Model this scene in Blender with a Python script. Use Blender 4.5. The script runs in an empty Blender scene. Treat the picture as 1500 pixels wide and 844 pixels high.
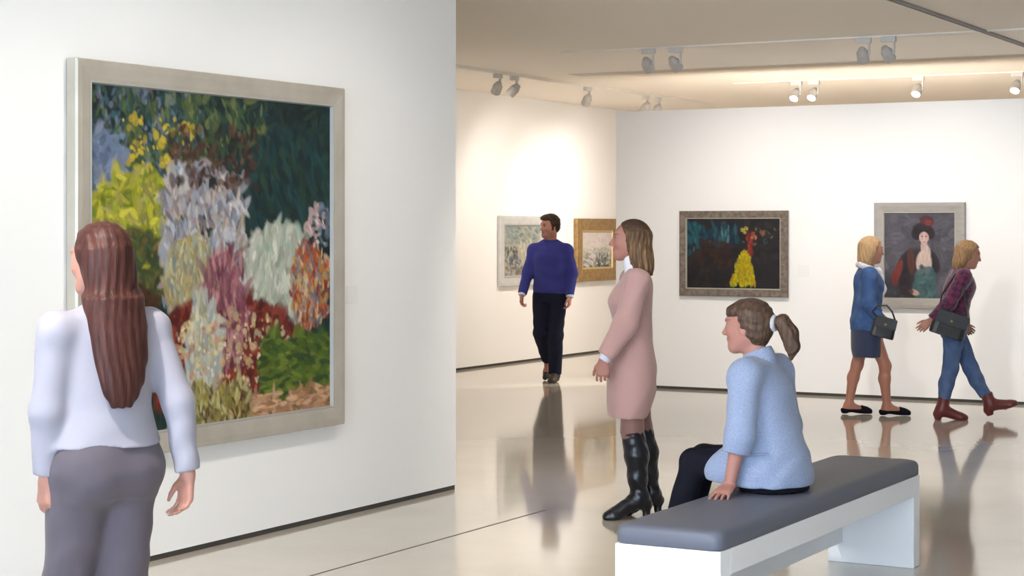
import bpy, math
import numpy as np
from mathutils import Vector, Matrix

# ------------------------------------------------------------------ camera, world, light, exposure
scene = bpy.context.scene
COL = scene.collection
CAM_H = 1.65
FPX = 2743.0
YAW = math.radians(29.0)
SN, CS = math.sin(YAW), math.cos(YAW)

cam_data = bpy.data.cameras.new('camera')
cam_data.sensor_width = 36.0
cam_data.lens = FPX / 1500.0 * 36.0
cam_data.shift_y = -87.0 / 1500.0
cam_data.clip_start = 0.05
camera = bpy.data.objects.new('camera', cam_data)
camera.location = (0, 0, CAM_H)
camera.rotation_euler = (math.radians(90), 0, YAW)
COL.objects.link(camera)
scene.camera = camera

scene.view_settings.view_transform = 'Standard'
scene.view_settings.look = 'None'
scene.view_settings.gamma = 1.0
scene.view_settings.use_curve_mapping = False
scene.view_settings.exposure = 0.50
scene.cycles.use_denoising = True
scene.cycles.max_bounces = 10
scene.cycles.diffuse_bounces = 6
scene.cycles.glossy_bounces = 4
scene.cycles.sample_clamp_indirect = 6.0

world = bpy.data.worlds.new('world')
scene.world = world
world.use_nodes = True
wbg = world.node_tree.nodes['Background']
wbg.inputs['Color'].default_value = (0.63, 0.80, 1.0, 1)
wbg.inputs['Strength'].default_value = 9.5

SPOT_W = 54.0          # watts of one wall-washing track lamp
SPOT_COL = (1.0, 0.945, 0.88)


# ------------------------------------------------------------------ helpers: coordinates
def unproj(px, py, d):
    lat = d * (px - 750.0) / FPX
    return Vector((-d * SN + lat * CS, d * CS + lat * SN, CAM_H - (py - 335.0) * d / FPX))


def cam_dir(right, fwd):
    return Vector((right * CS - fwd * SN, right * SN + fwd * CS, 0)).normalized()


# ------------------------------------------------------------------ helpers: materials
def mat(name, color=(.8, .8, .8), rough=.6, metal=0.0, spec=.5, attr=None, noise=None, bump=None, sheen=0.0,
        coat=0.0, sss=0.0, emit=None):
    m = bpy.data.materials.new(name)
    m.use_nodes = True
    nt = m.node_tree
    b = nt.nodes['Principled BSDF']
    b.inputs['Base Color'].default_value = (*color, 1)
    b.inputs['Roughness'].default_value = rough
    b.inputs['Metallic'].default_value = metal
    b.inputs['Specular IOR Level'].default_value = spec
    b.inputs['Sheen Weight'].default_value = sheen
    b.inputs['Coat Weight'].default_value = coat
    if sss:
        b.inputs['Subsurface Weight'].default_value = sss
        b.inputs['Subsurface Radius'].default_value = (.012, .005, .003)
    if emit:
        b.inputs['Emission Color'].default_value = (*emit[0], 1)
        b.inputs['Emission Strength'].default_value = emit[1]
    if attr:
        a = nt.nodes.new('ShaderNodeAttribute')
        a.attribute_name = attr
        nt.links.new(a.outputs['Color'], b.inputs['Base Color'])
    tc = nt.nodes.new('ShaderNodeTexCoord')
    if noise:                                   # (scale vec, color2, contrast)
        sc, col2, lo, hi = noise
        mp = nt.nodes.new('ShaderNodeMapping')
        mp.inputs['Scale'].default_value = sc
        nt.links.new(tc.outputs['Object'], mp.inputs['Vector'])
        n = nt.nodes.new('ShaderNodeTexNoise')
        n.inputs['Scale'].default_value = 1.0
        n.inputs['Detail'].default_value = 4
        nt.links.new(mp.outputs['Vector'], n.inputs['Vector'])
        r = nt.nodes.new('ShaderNodeMapRange')
        r.inputs['From Min'].default_value = lo
        r.inputs['From Max'].default_value = hi
        nt.links.new(n.outputs['Fac'], r.inputs['Value'])
        mx = nt.nodes.new('ShaderNodeMix')
        mx.data_type = 'RGBA'
        mx.inputs[6].default_value = (*color, 1)
        mx.inputs[7].default_value = (*col2, 1)
        nt.links.new(r.outputs['Result'], mx.inputs[0])
        nt.links.new(mx.outputs[2], b.inputs['Base Color'])
    if bump:                                    # (scale vec, strength, distance)
        sc, st, dist = bump
        mp = nt.nodes.new('ShaderNodeMapping')
        mp.inputs['Scale'].default_value = sc
        nt.links.new(tc.outputs['Object'], mp.inputs['Vector'])
        n = nt.nodes.new('ShaderNodeTexNoise')
        n.inputs['Scale'].default_value = 1.0
        n.inputs['Detail'].default_value = 3
        nt.links.new(mp.outputs['Vector'], n.inputs['Vector'])
        bp = nt.nodes.new('ShaderNodeBump')
        bp.inputs['Strength'].default_value = st
        bp.inputs['Distance'].default_value = dist
        nt.links.new(n.outputs['Fac'], bp.inputs['Height'])
        nt.links.new(bp.outputs['Normal'], b.inputs['Normal'])
    return m


# ------------------------------------------------------------------ helpers: plain meshes
class MB:
    """collects polygons for ONE mesh object"""
    def __init__(self):
        self.v, self.f, self.mi = [], [], []

    def poly(self, vs, faces, mi=0):
        o = len(self.v)
        self.v += [tuple(p) for p in vs]
        self.f += [[i + o for i in fc] for fc in faces]
        self.mi += [mi] * len(faces)

    def box(self, lo, hi, mi=0):
        x0, y0, z0 = lo
        x1, y1, z1 = hi
        self.poly([(x0, y0, z0), (x1, y0, z0), (x1, y1, z0), (x0, y1, z0), (x0, y0, z1), (x1, y0, z1), (x1, y1, z1), (x0, y1, z1)],
                  [(0, 3, 2, 1), (4, 5, 6, 7), (0, 1, 5, 4), (1, 2, 6, 5), (2, 3, 7, 6), (3, 0, 4, 7)], mi)

    def lathe(self, prof, org, axis, n=24, mi=0):
        """prof: (radius, along) pairs"""
        a = Vector(axis).normalized()
        u = a.orthogonal().normalized()
        w = a.cross(u)
        vs, fs = [], []
        for r, h in prof:
            for k in range(n):
                t = 2 * math.pi * k / n
                vs.append(Vector(org) + a * h + (u * math.cos(t) + w * math.sin(t)) * max(r, 1e-5))
        for j in range(len(prof) - 1):
            for k in range(n):
                k2 = (k + 1) % n
                fs.append((j * n + k, j * n + k2, (j + 1) * n + k2, (j + 1) * n + k))
        fs.append(tuple(range(n - 1, -1, -1)))
        fs.append(tuple(range((len(prof) - 1) * n, len(prof) * n)))
        self.poly(vs, fs, mi)

    def tube(self, pts, r, n=8, mi=0):
        pts = [Vector(p) for p in pts]
        vs, fs = [], []
        u = None
        for i, p in enumerate(pts):
            t = (pts[min(i + 1, len(pts) - 1)] - pts[max(i - 1, 0)]).normalized()
            u = t.orthogonal().normalized() if u is None else (u - t * u.dot(t)).normalized()
            w = t.cross(u)
            for k in range(n):
                a = 2 * math.pi * k / n
                vs.append(p + (u * math.cos(a) + w * math.sin(a)) * r)
        for j in range(len(pts) - 1):
            for k in range(n):
                k2 = (k + 1) % n
                fs.append((j * n + k, j * n + k2, (j + 1) * n + k2, (j + 1) * n + k))
        fs.append(tuple(range(n - 1, -1, -1)))
        fs.append(tuple(range((len(pts) - 1) * n, len(pts) * n)))
        self.poly(vs, fs, mi)

    def build(self, name, mats, parent=None, smooth=False, bevel=0.0, segs=2):
        me = bpy.data.meshes.new(name)
        me.from_pydata(self.v, [], self.f)
        for m in (mats if isinstance(mats, (list, tuple)) else [mats]):
            me.materials.append(m)
        for p, k in zip(me.polygons, self.mi):
            p.material_index = k
            p.use_smooth = smooth
        me.update()
        o = bpy.data.objects.new(name, me)
        COL.objects.link(o)
        if parent:
            o.parent = parent
        if bevel:
            md = o.modifiers.new('bevel', 'BEVEL')
            md.width = bevel
            md.segments = segs
            md.limit_method = 'ANGLE'
            md.angle_limit = math.radians(40)
            md.harden_normals = False
        return o


def tag(o, label, cat, group=None):
    o['label'] = label
    o['category'] = cat
    if group:
        o['group'] = group
    return o


def thing(name, label, cat, loc=(0, 0, 0), rotz=0.0, group=None):
    o = bpy.data.objects.new(name, None)
    o.empty_display_size = .1
    COL.objects.link(o)
    o.location = loc
    o.rotation_euler = (0, 0, rotz)
    return tag(o, label, cat, group)


def struct(name, mb, m, **kw):
    o = mb.build(name, m, **kw)
    o['kind'] = 'structure'
    return o


# ------------------------------------------------------------------ the setting
XL, XS, YB, ZC = -6.06, -11.1, 17.65, 3.27
wall_paint = mat('white_wall_paint', (.84, .822, .80), .75, spec=.25, bump=((40, 40, 40), .03, .002))
ceil_paint = mat('white_ceiling_paint', (.84, .775, .69), .8, spec=.2)
gap_dark = mat('shadow_gap', (.045, .04, .035), .7)
joint_dark = mat('floor_joint', (.10, .085, .065), .6)

floor_m = mat('polished_concrete', (.50, .44, .355), .09, spec=.65, coat=0.25)
nt = floor_m.node_tree
bs = nt.nodes['Principled BSDF']
bs.inputs['Coat Roughness'].default_value = .035
tc = nt.nodes.new('ShaderNodeTexCoord')
n1 = nt.nodes.new('ShaderNodeTexNoise')
n1.inputs['Scale'].default_value = .55
n1.inputs['Detail'].default_value = 7
n1.inputs['Roughness'].default_value = .6
nt.links.new(tc.outputs['Object'], n1.inputs['Vector'])
cr = nt.nodes.new('ShaderNodeValToRGB')
cr.color_ramp.elements[0].position = .3
cr.color_ramp.elements[0].color = (.52, .46, .38, 1)
cr.color_ramp.elements[1].position = .72
cr.color_ramp.elements[1].color = (.64, .58, .49, 1)
nt.links.new(n1.outputs['Fac'], cr.inputs['Fac'])
nt.links.new(cr.outputs['Color'], bs.inputs['Base Color'])
n2 = nt.nodes.new('ShaderNodeTexNoise')
n2.inputs['Scale'].default_value = 1.6
n2.inputs['Detail'].default_value = 2
nt.links.new(tc.outputs['Object'], n2.inputs['Vector'])
bp = nt.nodes.new('ShaderNodeBump')
bp.inputs['Strength'].default_value = .012
bp.inputs['Distance'].default_value = .02
nt.links.new(n2.outputs['Fac'], bp.inputs['Height'])
nt.links.new(bp.outputs['Normal'], bs.inputs['Normal'])
nt.links.new(bp.outputs['Normal'], bs.inputs['Coat Normal'])

m = MB(); m.box((-11.4, -4.5, -.2), (4.8, 24.8, 0)); struct('floor', m, floor_m)
m = MB(); m.box((-11.4, -4.5, ZC), (4.8, 24.8, ZC + .25)); struct('ceiling', m, ceil_paint)
G = .028
def wall(name, x0, y0, x1, y1, z1=ZC):
    w = MB(); w.box((x0, y0, G), (x1, y1, z1)); return struct(name, w, wall_paint)
wall('wall_left', XL - .34, -4.5, XL, 10.2)
wall('wall_side', XS - .3, 8.0, XS, 24.8)
wall('wall_back', -8.54, YB, 4.5, YB + .3, 2.87)
wall('wall_end', XS, 24.5, 4.5, 24.8)
wall('wall_right', 4.5, -4.5, 4.8, 24.8)
wall('wall_near', XS, 8.0, XL - .34, 8.3)
def base(name, x0, y0, x1, y1):
    w = MB(); w.box((x0, y0, 0), (x1, y1, G)); return struct(name, w, gap_dark)
base('baseboard_left', XL - .33, -4.4, XL - .006, 10.194)
base('baseboard_side', XS - .29, 8.0, XS - .006, 24.8)
base('baseboard_back', -8.534, YB + .006, 4.5, YB + .294)
base('baseboard_end', XS, 24.506, 4.5, 24.79)
base('baseboard_right', 4.506, -4.4, 4.79, 24.8)
base('baseboard_near', XS, 8.01, XL - .34, 8.294)
m = MB(); m.box((-5.157, -4.4, -.004), (-5.143, 9.7, .0006)); struct('trim_1', m, joint_dark)
m = MB(); m.box((-9.0, 17.45, ZC - .004), (4.4, 17.72, ZC)); struct('shade_strip', m, mat('ceiling_shade_paint', (.60, .55, .48), .8))  # darker strip that paints in the shade band on the ceiling over the back wall

# ------------------------------------------------------------------ bench
bench_white = mat('bench_white_lacquer', (.80, .79, .80), .42, spec=.4)
bench_grey = mat('bench_grey_vinyl', (.108, .115, .150), .5, spec=.4, bump=((90, 90, 90), .12, .002))
BX0, BX1, BY0, BY1 = -3.135, -2.70, 6.47, 8.99
bench = thing('gallery_bench', 'long white bench with a grey padded top on which a woman sits', 'bench', ((BX0 + BX1) / 2, (BY0 + BY1) / 2, 0))
hx, hy = (BX1 - BX0) / 2, (BY1 - BY0) / 2
for s in (-1, 1):
    m = MB()
    m.box((-hx, s * hy - (.1 if s > 0 else 0), 0), (hx, s * hy + (.1 if s < 0 else 0), .445))
    m.build('end_panel', bench_white, bench, bevel=.004)
for s in (-1, 1):
    m = MB()
    m.box((s * hx - (.03 if s > 0 else 0), -hy + .1, .345), (s * hx + (.03 if s < 0 else 0), hy - .1, .445))
    m.build('side_rail', bench_white, bench, bevel=.003)
m = MB(); m.box((-hx + .03, -hy + .1, .415), (hx - .03, hy - .1, .445)); m.build('seat_board', bench_white, bench)
m = MB(); m.box((-hx + .045, -hy + .1, .10), (-hx + .075, hy - .1, .415)); m.build('inner_board', bench_white, bench)
m = MB()
# pad: rounded slab with softly crowned top
def pad_ring(inset, z, n=6, r=.045):
    pts = []
    X, Y = hx + .004 - inset, hy + .004 - inset
    for cx, cy, a0 in ((X - r, Y - r, 0), (-X + r, Y - r, 90), (-X + r, -Y + r, 180), (X - r, -Y + r, 270)):
        for k in range(n + 1):
            a = math.radians(a0 + 90 * k / n)
            pts.append((cx + r * math.cos(a), cy + r * math.sin(a), z))
    return pts
rings = [pad_ring(.006, .445), pad_ring(0, .452), pad_ring(0, .492), pad_ring(.004, .506), pad_ring(.014, .516), pad_ring(.034, .521)]
nr = len(rings[0])
vs = [p for r in rings for p in r]
fs = []
for j in range(len(rings) - 1):
    for k in range(nr):
        fs.append((j * nr + k, j * nr + (k + 1) % nr, (j + 1) * nr + (k + 1) % nr, (j + 1) * nr + k))
fs.append(tuple(range((len(rings) - 1) * nr, len(rings) * nr)))
fs.append(tuple(range(nr - 1, -1, -1)))
m.poly(vs, fs)
m.build('seat_pad', bench_grey, bench, smooth=True)

# ------------------------------------------------------------------ paintings
def hexc(r, g, b):
    f = lambda c: (c / 255.0) / 12.92 if c / 255.0 <= .04045 else ((c / 255.0 + .055) / 1.055) ** 2.4
    return np.array([f(r), f(g), f(b)])


def stroke(img, u, v, L, W, ang, col, alpha=.9, hard=3.0):
    """one brush mark on img[h, w, 3]; u, v, L, W in units of the picture's height"""
    h, w, _ = img.shape
    R = max(L, W) * h
    x0, x1 = int(max(0, u * h - R)), int(min(w, u * h + R + 2))
    y0, y1 = int(max(0, v * h - R)), int(min(h, v * h + R + 2))
    if x1 <= x0 or y1 <= y0:
        return
    yy, xx = np.mgrid[y0:y1, x0:x1]
    dx, dy = xx / h - u, yy / h - v
    c, s = math.cos(ang), math.sin(ang)
    a, b = (dx * c + dy * s) / L, (-dx * s + dy * c) / W
    k = np.clip((1 - np.sqrt(a * a + b * b)) * hard, 0, 1)[..., None] * alpha
    br = 1 + .16 * np.sin(b * 7 + u * 91) * np.cos(a * 2 + v * 57)
    img[y0:y1, x0:x1] = img[y0:y1, x0:x1] * (1 - k) + col * br[..., None] * k


def dabs(img, rng, n, region, cols, L, W, ang=(0, math.pi), jit=.25, alpha=.85, asp=1.0):
    """n random brush marks inside region (u0, v0, u1, v1 as shares of width and height), an ellipse when region[4]"""
    u0, v0, u1, v1 = region[:4]
    for _ in range(n):
        if len(region) > 4:
            r, t = math.sqrt(rng.random()), rng.random() * 2 * math.pi
            u, v = (u0 + u1) / 2 + r * math.cos(t) * (u1 - u0) / 2, (v0 + v1) / 2 + r * math.sin(t) * (v1 - v0) / 2
        else:
            u, v = u0 + rng.random() * (u1 - u0), v0 + rng.random() * (v1 - v0)
        c = cols[rng.integers(len(cols))] * (1 + jit * (rng.random() * 2 - 1))
        stroke(img, u * asp, v, L * (.6 + .8 * rng.random()), W * (.6 + .8 * rng.random()), ang[0] + rng.random() * (ang[1] - ang[0]), c, alpha)


def big_garden(w, h):
    """free brushwork in garden colours"""
    rng = np.random.default_rng(7)
    A = w / h
    img = np.zeros((h, w, 3)) + hexc(22, 44, 46)
    def D(n, reg, cols, L, W, jit=.35, **k):
        cs = [hexc(*c) * .82 for c in cols]
        dabs(img, rng, n, reg, cs, L * 1.1, W * 1.3, asp=A, jit=jit, alpha=.7, **{q: v for q, v in k.items() if q != 'ang'})
        dabs(img, rng, int(n * 1.8), reg, cs, L * .62, W * .62, asp=A, jit=jit, alpha=.8, **k)
    D(500, (0, 0, 1, 1), [(22, 44, 46), (30, 60, 62), (18, 34, 34), (38, 62, 52)], .06, .02)
    D(260, (0, 0, .42, .3), [(30, 60, 70), (20, 30, 34), (120, 130, 146), (60, 100, 110), (90, 110, 60)], .03, .012, ang=(.8, 2.4))
    D(60, (-.02, .14, .12, .36, 1), [(120, 136, 168), (140, 150, 172), (96, 116, 140)], .05, .02)
    D(90, (.15, .0, .7, .22), [(70, 90, 50), (110, 120, 70), (50, 80, 60)], .03, .012, ang=(.5, 1.9))
    D(40, (.12, .08, .4, .35), [(226, 196, 48), (206, 180, 60)], .014, .011)
    D(220, (.0, .24, .32, .52, 1), [(186, 180, 44), (150, 160, 40), (206, 196, 70), (120, 136, 36), (170, 160, 90)], .04, .016)
    D(160, (-.05, .42, .3, .66, 1), [(96, 104, 48), (70, 84, 44), (120, 100, 50), (50, 66, 44)], .04, .016)
    D(160, (-.06, .56, .26, .86, 1), [(66, 44, 30), (50, 36, 28), (90, 54, 34)], .045, .018)
    D(180, (.56, .12, 1.0, .5, 1), [(24, 56, 60), (30, 70, 70), (40, 66, 50), (18, 40, 44)], .06, .022, ang=(.6, 1.6))
    # pale masses
    D(200, (.60, .40, .92, .76, 1), [(206, 210, 190), (190, 196, 176), (216, 216, 204), (170, 186, 172)], .05, .02, ang=(1.1, 2.2))
    D(200, (.27, .22, .60, .64), [(186, 186, 196), (150, 160, 178), (206, 202, 200), (120, 116, 128), (190, 176, 160), (168, 148, 150)], .04, .014, ang=(.7, 2.0))
    D(36, (.30, .10, .66, .28), [(80, 46, 36), (60, 40, 34), (110, 76, 60), (40, 30, 30)], .03, .014)
    D(120, (.28, .44, .48, .66, 1), [(190, 180, 130), (170, 150, 96), (150, 160, 150), (206, 196, 160)], .04, .013, ang=(1.0, 2.0))
    # warm flower bank
    D(420, (.18, .62, .86, .98, 1), [(120, 34, 28), (96, 26, 24), (140, 50, 36), (80, 26, 26), (150, 64, 46)], .04, .018)
    D(60, (.42, .46, .62, .84, 1), [(170, 106, 116), (140, 80, 96), (196, 140, 140), (120, 62, 80)], .06, .012, ang=(1.2, 2.0))
    D(60, (.36, .6, .5, .96, 1), [(206, 206, 196), (176, 186, 186), (196, 190, 150)], .05, .014, ang=(1.2, 1.9))
    D(130, (.2, .66, .84, .95, 1), [(226, 206, 150), (216, 180, 140), (200, 140, 110), (230, 216, 180)], .013, .011)
    D(90, (.80, .44, 1.0, .74, 1), [(190, 90, 40), (206, 150, 60), (150, 50, 36), (220, 190, 150), (130, 130, 140)], .03, .011, ang=(.9, 2.0))
    D(24, (.88, .32, 1.0, .48, 1), [(226, 200, 196), (206, 170, 170), (110, 130, 150)], .02, .012)
    D(200, (.68, .76, 1.04, 1.02), [(96, 120, 36), (70, 100, 34), (120, 136, 50), (40, 66, 40)], .05, .018, ang=(-.3, .5))
    D(60, (.6, .93, 1.0, 1.03), [(206, 156, 116), (180, 130, 90), (226, 180, 146)], .05, .012, ang=(-.2, .2))
    D(70, (.3, .88, .62, 1.0), [(170, 160, 80), (140, 130, 66), (206, 196, 140), (90, 60, 40)], .035, .012, ang=(.8, 2.2))
    return img


def pale_village(w, h):
    rng = np.random.default_rng(11)
    A = w / h
    img = np.zeros((h, w, 3)) + hexc(176, 172, 156)
    D = lambda n, reg, cols, L, W, **k: dabs(img, rng, n, reg, [hexc(*c) for c in cols], L, W, asp=A, jit=.12, alpha=.6, **k)
    D(160, (0, 0, 1, .35), [(120, 146, 158), (140, 150, 140), (100, 124, 130), (160, 160, 150)], .08, .03, ang=(0, .5))
    D(160, (.2, .3, 1, .8), [(206, 196, 170), (176, 172, 150), (140, 140, 130), (216, 206, 186)], .06, .025, ang=(.8, 2.2))
    D(60, (0, .4, .35, .75), [(60, 66, 74), (90, 96, 104), (50, 56, 50)], .05, .03)
    D(50, (.15, .6, .6, .95), [(90, 110, 140), (110, 100, 96), (70, 90, 120)], .06, .03)
    D(40, (0, .8, .6, 1.0), [(120, 110, 104), (146, 136, 124)], .08, .03, ang=(-.2, .3))
    return img


def pale_coast(w, h):
    rng = np.random.default_rng(5)
    A = w / h
    img = np.zeros((h, w, 3)) + hexc(222, 210, 206)
    D = lambda n, reg, cols, L, W, **k: dabs(img, rng, n, reg, [hexc(*c) for c in cols], L, W, asp=A, jit=.12, alpha=.6, **k)
    D(140, (0, 0, 1, .5), [(226, 214, 206), (214, 206, 210), (230, 216, 200)], .12, .05, ang=(-.2, .3))
    D(70, (0, .44, 1, .6), [(150, 160, 174), (186, 184, 176), (190, 190, 160)], .1, .03, ang=(-.1, .2))
    D(120, (0, .6, 1, 1), [(160, 160, 130), (120, 130, 116), (140, 156, 150), (96, 104, 90)], .09, .03, ang=(-.4, .5))
    D(60, (.45, .6, 1, .95), [(70, 80, 70), (90, 96, 80), (60, 70, 70)], .08, .03)
    D(40, (0, .92, 1, 1.02), [(56, 62, 50), (80, 86, 70)], .09, .03, ang=(0, .2))
    return img


def dark_dance(w, h):
    rng = np.random.default_rng(3)
    A = w / h
    img = np.zeros((h, w, 3)) + hexc(40, 36, 38)
    D = lambda n, reg, cols, L, W, **k: dabs(img, rng, n, reg, [hexc(*c) for c in cols], L, W, asp=A, **k)
    D(160, (0, 0, 1, 1), [(40, 35, 37), (46, 40, 40), (36, 34, 38)], .12, .05)
    D(60, (0, .1, .55, .36), [(30, 62, 76), (26, 50, 66), (40, 80, 90)], .08, .04, ang=(1.2, 1.9))
    D(26, (0, .08, .14, .5), [(36, 84, 94), (50, 104, 108)], .08, .03, ang=(1.3, 1.8))
    D(12, (.36, .14, .45, .38), [(80, 124, 130), (60, 100, 108)], .06, .02, ang=(1.3, 1.7))
    D(60, (.1, .3, .5, .7, 1), [(50, 34, 32), (60, 42, 34), (44, 34, 34)], .08, .04)
    D(16, (.6, .14, .95, .36), [(46, 80, 90), (120, 96, 70), (60, 70, 70)], .03, .015)
    # yellow bell of a skirt
    for r in range(24):
        v = .49 + r * .019
        half = .02 + .115 * (r / 23.0) ** .7
        cx = .625 - .03 * (r / 23.0)
        D(16, (cx - half, v - .02, cx + half, v + .02), [(190, 172, 18), (170, 136, 14), (196, 184, 34), (140, 140, 28), (182, 146, 10)], .04, .02, ang=(1.2, 2.0), jit=.12)
    D(30, (.645, .22, .70, .5), [(130, 44, 38), (110, 34, 34), (160, 70, 54)], .05, .018, ang=(1.3, 1.8))
    D(8, (.59, .13, .65, .2), [(176, 160, 70)], .025, .02)
    D(8, (.69, .2, .74, .3), [(170, 90, 64), (190, 110, 80)], .02, .018)
    D(6, (.78, .17, .84, .24), [(130, 90, 60)], .025, .02)
    return img


def seated_lady(w, h):
    rng = np.random.default_rng(9)
    A = w / h
    img = np.zeros((h, w, 3)) + hexc(88, 84, 92)
    D = lambda n, reg, cols, L, W, **k: dabs(img, rng, n, reg, [hexc(*c) for c in cols], L, W, asp=A, **k)
    S = lambda u, v, L, W, a, c, **k: stroke(img, u * A, v, L, W, a, hexc(*c), **k)
    D(160, (0, 0, 1, 1), [(86, 82, 90), (98, 94, 102), (78, 76, 84)], .1, .05)
    D(50, (0, .75, .35, 1), [(70, 68, 76), (62, 62, 68)], .08, .04)
    # jacket
    S(.46, .72, .34, .26, 1.57, (48, 40, 46), hard=5)
    S(.30, .58, .17, .09, 2.0, (46, 38, 44), hard=5)
    S(.66, .56, .17, .10, 1.1, (46, 38, 44), hard=5)
    S(.19, .68, .16, .05, 1.9, (128, 58, 50), hard=5)
    S(.15, .76, .10, .045, 1.5, (120, 54, 48), hard=5)
    S(.38, .56, .17, .05, 1.5, (92, 56, 50), hard=5)
    # bodice and chest
    S(.565, .40, .10, .045, 1.57, (206, 178, 166), hard=6)
    S(.56, .58, .16, .10, 1.57, (214, 190, 178), hard=6)
    S(.60, .47, .10, .05, 1.57, (210, 184, 172), hard=6)
    S(.58, .74, .13, .14, 1.57, (72, 96, 100), hard=6)
    S(.57, .88, .17, .16, 1.57, (74, 104, 104), hard=6)
    D(30, (.46, .62, .70, 1.0), [(70, 94, 98), (82, 112, 110), (62, 84, 90)], .05, .02)
    S(.42, .92, .07, .035, .3, (196, 160, 146), hard=6)
    S(.31, .9, .1, .06, .3, (56, 46, 50), hard=5)
    # hair, hat, face
    S(.54, .20, .13, .10, 0, (40, 34, 40), hard=6)
    S(.46, .24, .08, .07, 1.57, (42, 34, 40), hard=6)
    S(.66, .24, .07, .05, 1.57, (50, 34, 40), hard=6)
    S(.60, .09, .10, .07, .2, (86, 44, 48), hard=4)
    S(.62, .11, .05, .04, .2, (126, 54, 50), hard=4)
    S(.56, .285, .072, .06, 1.57, (214, 180, 172), hard=7)
    S(.535, .27, .014, .007, 0, (60, 44, 46), hard=4)
    S(.59, .27, .014, .007, 0, (60, 44, 46), hard=4)
    S(.563, .335, .016, .008, 0, (150, 70, 66), hard=4)
    return img


def canvas_mesh(name, W, H, fn, res, parent, thick=.02, tone=.78):
    """a stretched canvas, W x H, in local XZ facing -Y, whose front carries the brushwork as pigment per vertex"""
    nx = int(W * res) + 1
    nz = int(H * res) + 1
    img = np.clip(fn(nx, nz) * tone, 0.004, .9)
    xs = np.linspace(-W / 2, W / 2, nx)
    zs = np.linspace(H / 2, -H / 2, nz)
    X, Z = np.meshgrid(xs, zs)
    lum = img.mean(axis=2)
    Y = -.002 * np.clip(lum * 1.5, 0, 1)
    V = np.stack([X.ravel(), Y.ravel(), Z.ravel()], 1)
    i = np.arange((nz - 1) * nx).reshape(nz - 1, nx)[:, :-1].ravel()
    Q = np.stack([i, i + nx, i + nx + 1, i + 1], 1)
    # back and rim
    o = len(V)
    back = np.array([(-W / 2, thick, H / 2), (W / 2, thick, H / 2), (W / 2, thick, -H / 2), (-W / 2, thick, -H / 2)])
    c = [0, nx - 1, nz * nx - 1, (nz - 1) * nx]
    Q2 = np.array([(o, o + 1, o + 2, o + 3), (c[0], c[1], o + 1, o), (c[1], c[2], o + 2, o + 1), (c[2], c[3], o + 3, o + 2), (c[3], c[0], o, o + 3)])
    V = np.vstack([V, back])
    colr = np.vstack([img.reshape(-1, 3), np.full((4, 3), .5)])
    return quad_mesh(name, V, np.vstack([Q, Q2]), paint_m, parent, colr, smooth=False)


def quad_mesh(name, V, Q, material, parent=None, colors=None, smooth=True):
    me = bpy.data.meshes.new(name)
    me.vertices.add(len(V))
    me.vertices.foreach_set('co', np.ascontiguousarray(V, dtype=np.float32).ravel())
    me.loops.add(Q.size)
    me.loops.foreach_set('vertex_index', np.ascontiguousarray(Q, dtype=np.int32).ravel())
    me.polygons.add(len(Q))
    me.polygons.foreach_set('loop_start', np.arange(len(Q), dtype=np.int32) * 4)
    me.polygons.foreach_set('use_smooth', np.full(len(Q), smooth))
    me.update(calc_edges=True)
    me.validate()
    if colors is not None:
        at = me.color_attributes.new('Col', 'FLOAT_COLOR', 'POINT')
        c4 = np.ones((len(V), 4), dtype=np.float32)
        c4[:, :3] = colors
        at.data.foreach_set('color', c4.ravel())
    me.materials.append(material)
    o = bpy.data.objects.new(name, me)
    COL.objects.link(o)
    if parent:
        o.parent = parent
    return o


def frame_mesh(name, W, H, prof, material, parent):
    """mitred moulding; prof: (inset from the outer edge, height off the wall) from the back outside to the back inside"""
    m = MB()
    n = len(prof)
    vs = []
    for sx, sz in ((-1, -1), (1, -1), (1, 1), (-1, 1)):
        for ins, hgt in prof:
            vs.append((sx * (W / 2 - ins), -hgt, sz * (H / 2 - ins)))
    fs = []
    for k in range(4):
        k2 = (k + 1) % 4
        for j in range(n):
            j2 = (j + 1) % n
            fs.append((k * n + j, k2 * n + j, k2 * n + j2, k * n + j2))
    m.poly(vs, fs)
    o = m.build(name, material, parent)
    # carry the run of each side as a per-vertex-free object coordinate: nothing else needed
    return o


paint_m = mat('oil_paint', attr='Col', rough=.55, spec=.25)
silver_m = mat('champagne_silver_leaf', (.47, .43, .36), .42, metal=.25, spec=.4, noise=((6, 6, 6), (.41, .37, .305), .35, .7))
white_edge = mat('pale_frame_edge', (.36, .35, .33), .5)
dark_back = mat('stretcher_side_dark', (.14, .10, .10), .6)
oak_m = mat('weathered_brown_frame', (.20, .16, .125), .6, noise=((30, 30, 30), (.11, .08, .062), .35, .65), bump=((60, 60, 60), .2, .004))
oak_lip = mat('pale_inner_lip', (.40, .37, .31), .5)
gold_m = mat('gilt_frame', (.36, .22, .075), .42, metal=.3, noise=((22, 22, 22), (.24, .14, .05), .35, .65), bump=((35, 35, 35), .5, .012))
gold_lip = mat('gilt_inner_lip', (.55, .40, .18), .4, metal=.3)
pale_m = mat('pale_whitewashed_frame', (.52, .50, .46), .6, noise=((12, 12, 12), (.43, .44, .45), .35, .7))
tan_edge = mat('tan_frame_edge', (.42, .34, .24), .6)
taupe_m = mat('taupe_silver_frame', (.36, .33, .295), .5, metal=.1, noise=((10, 10, 30), (.30, .275, .25), .3, .7))


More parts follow.
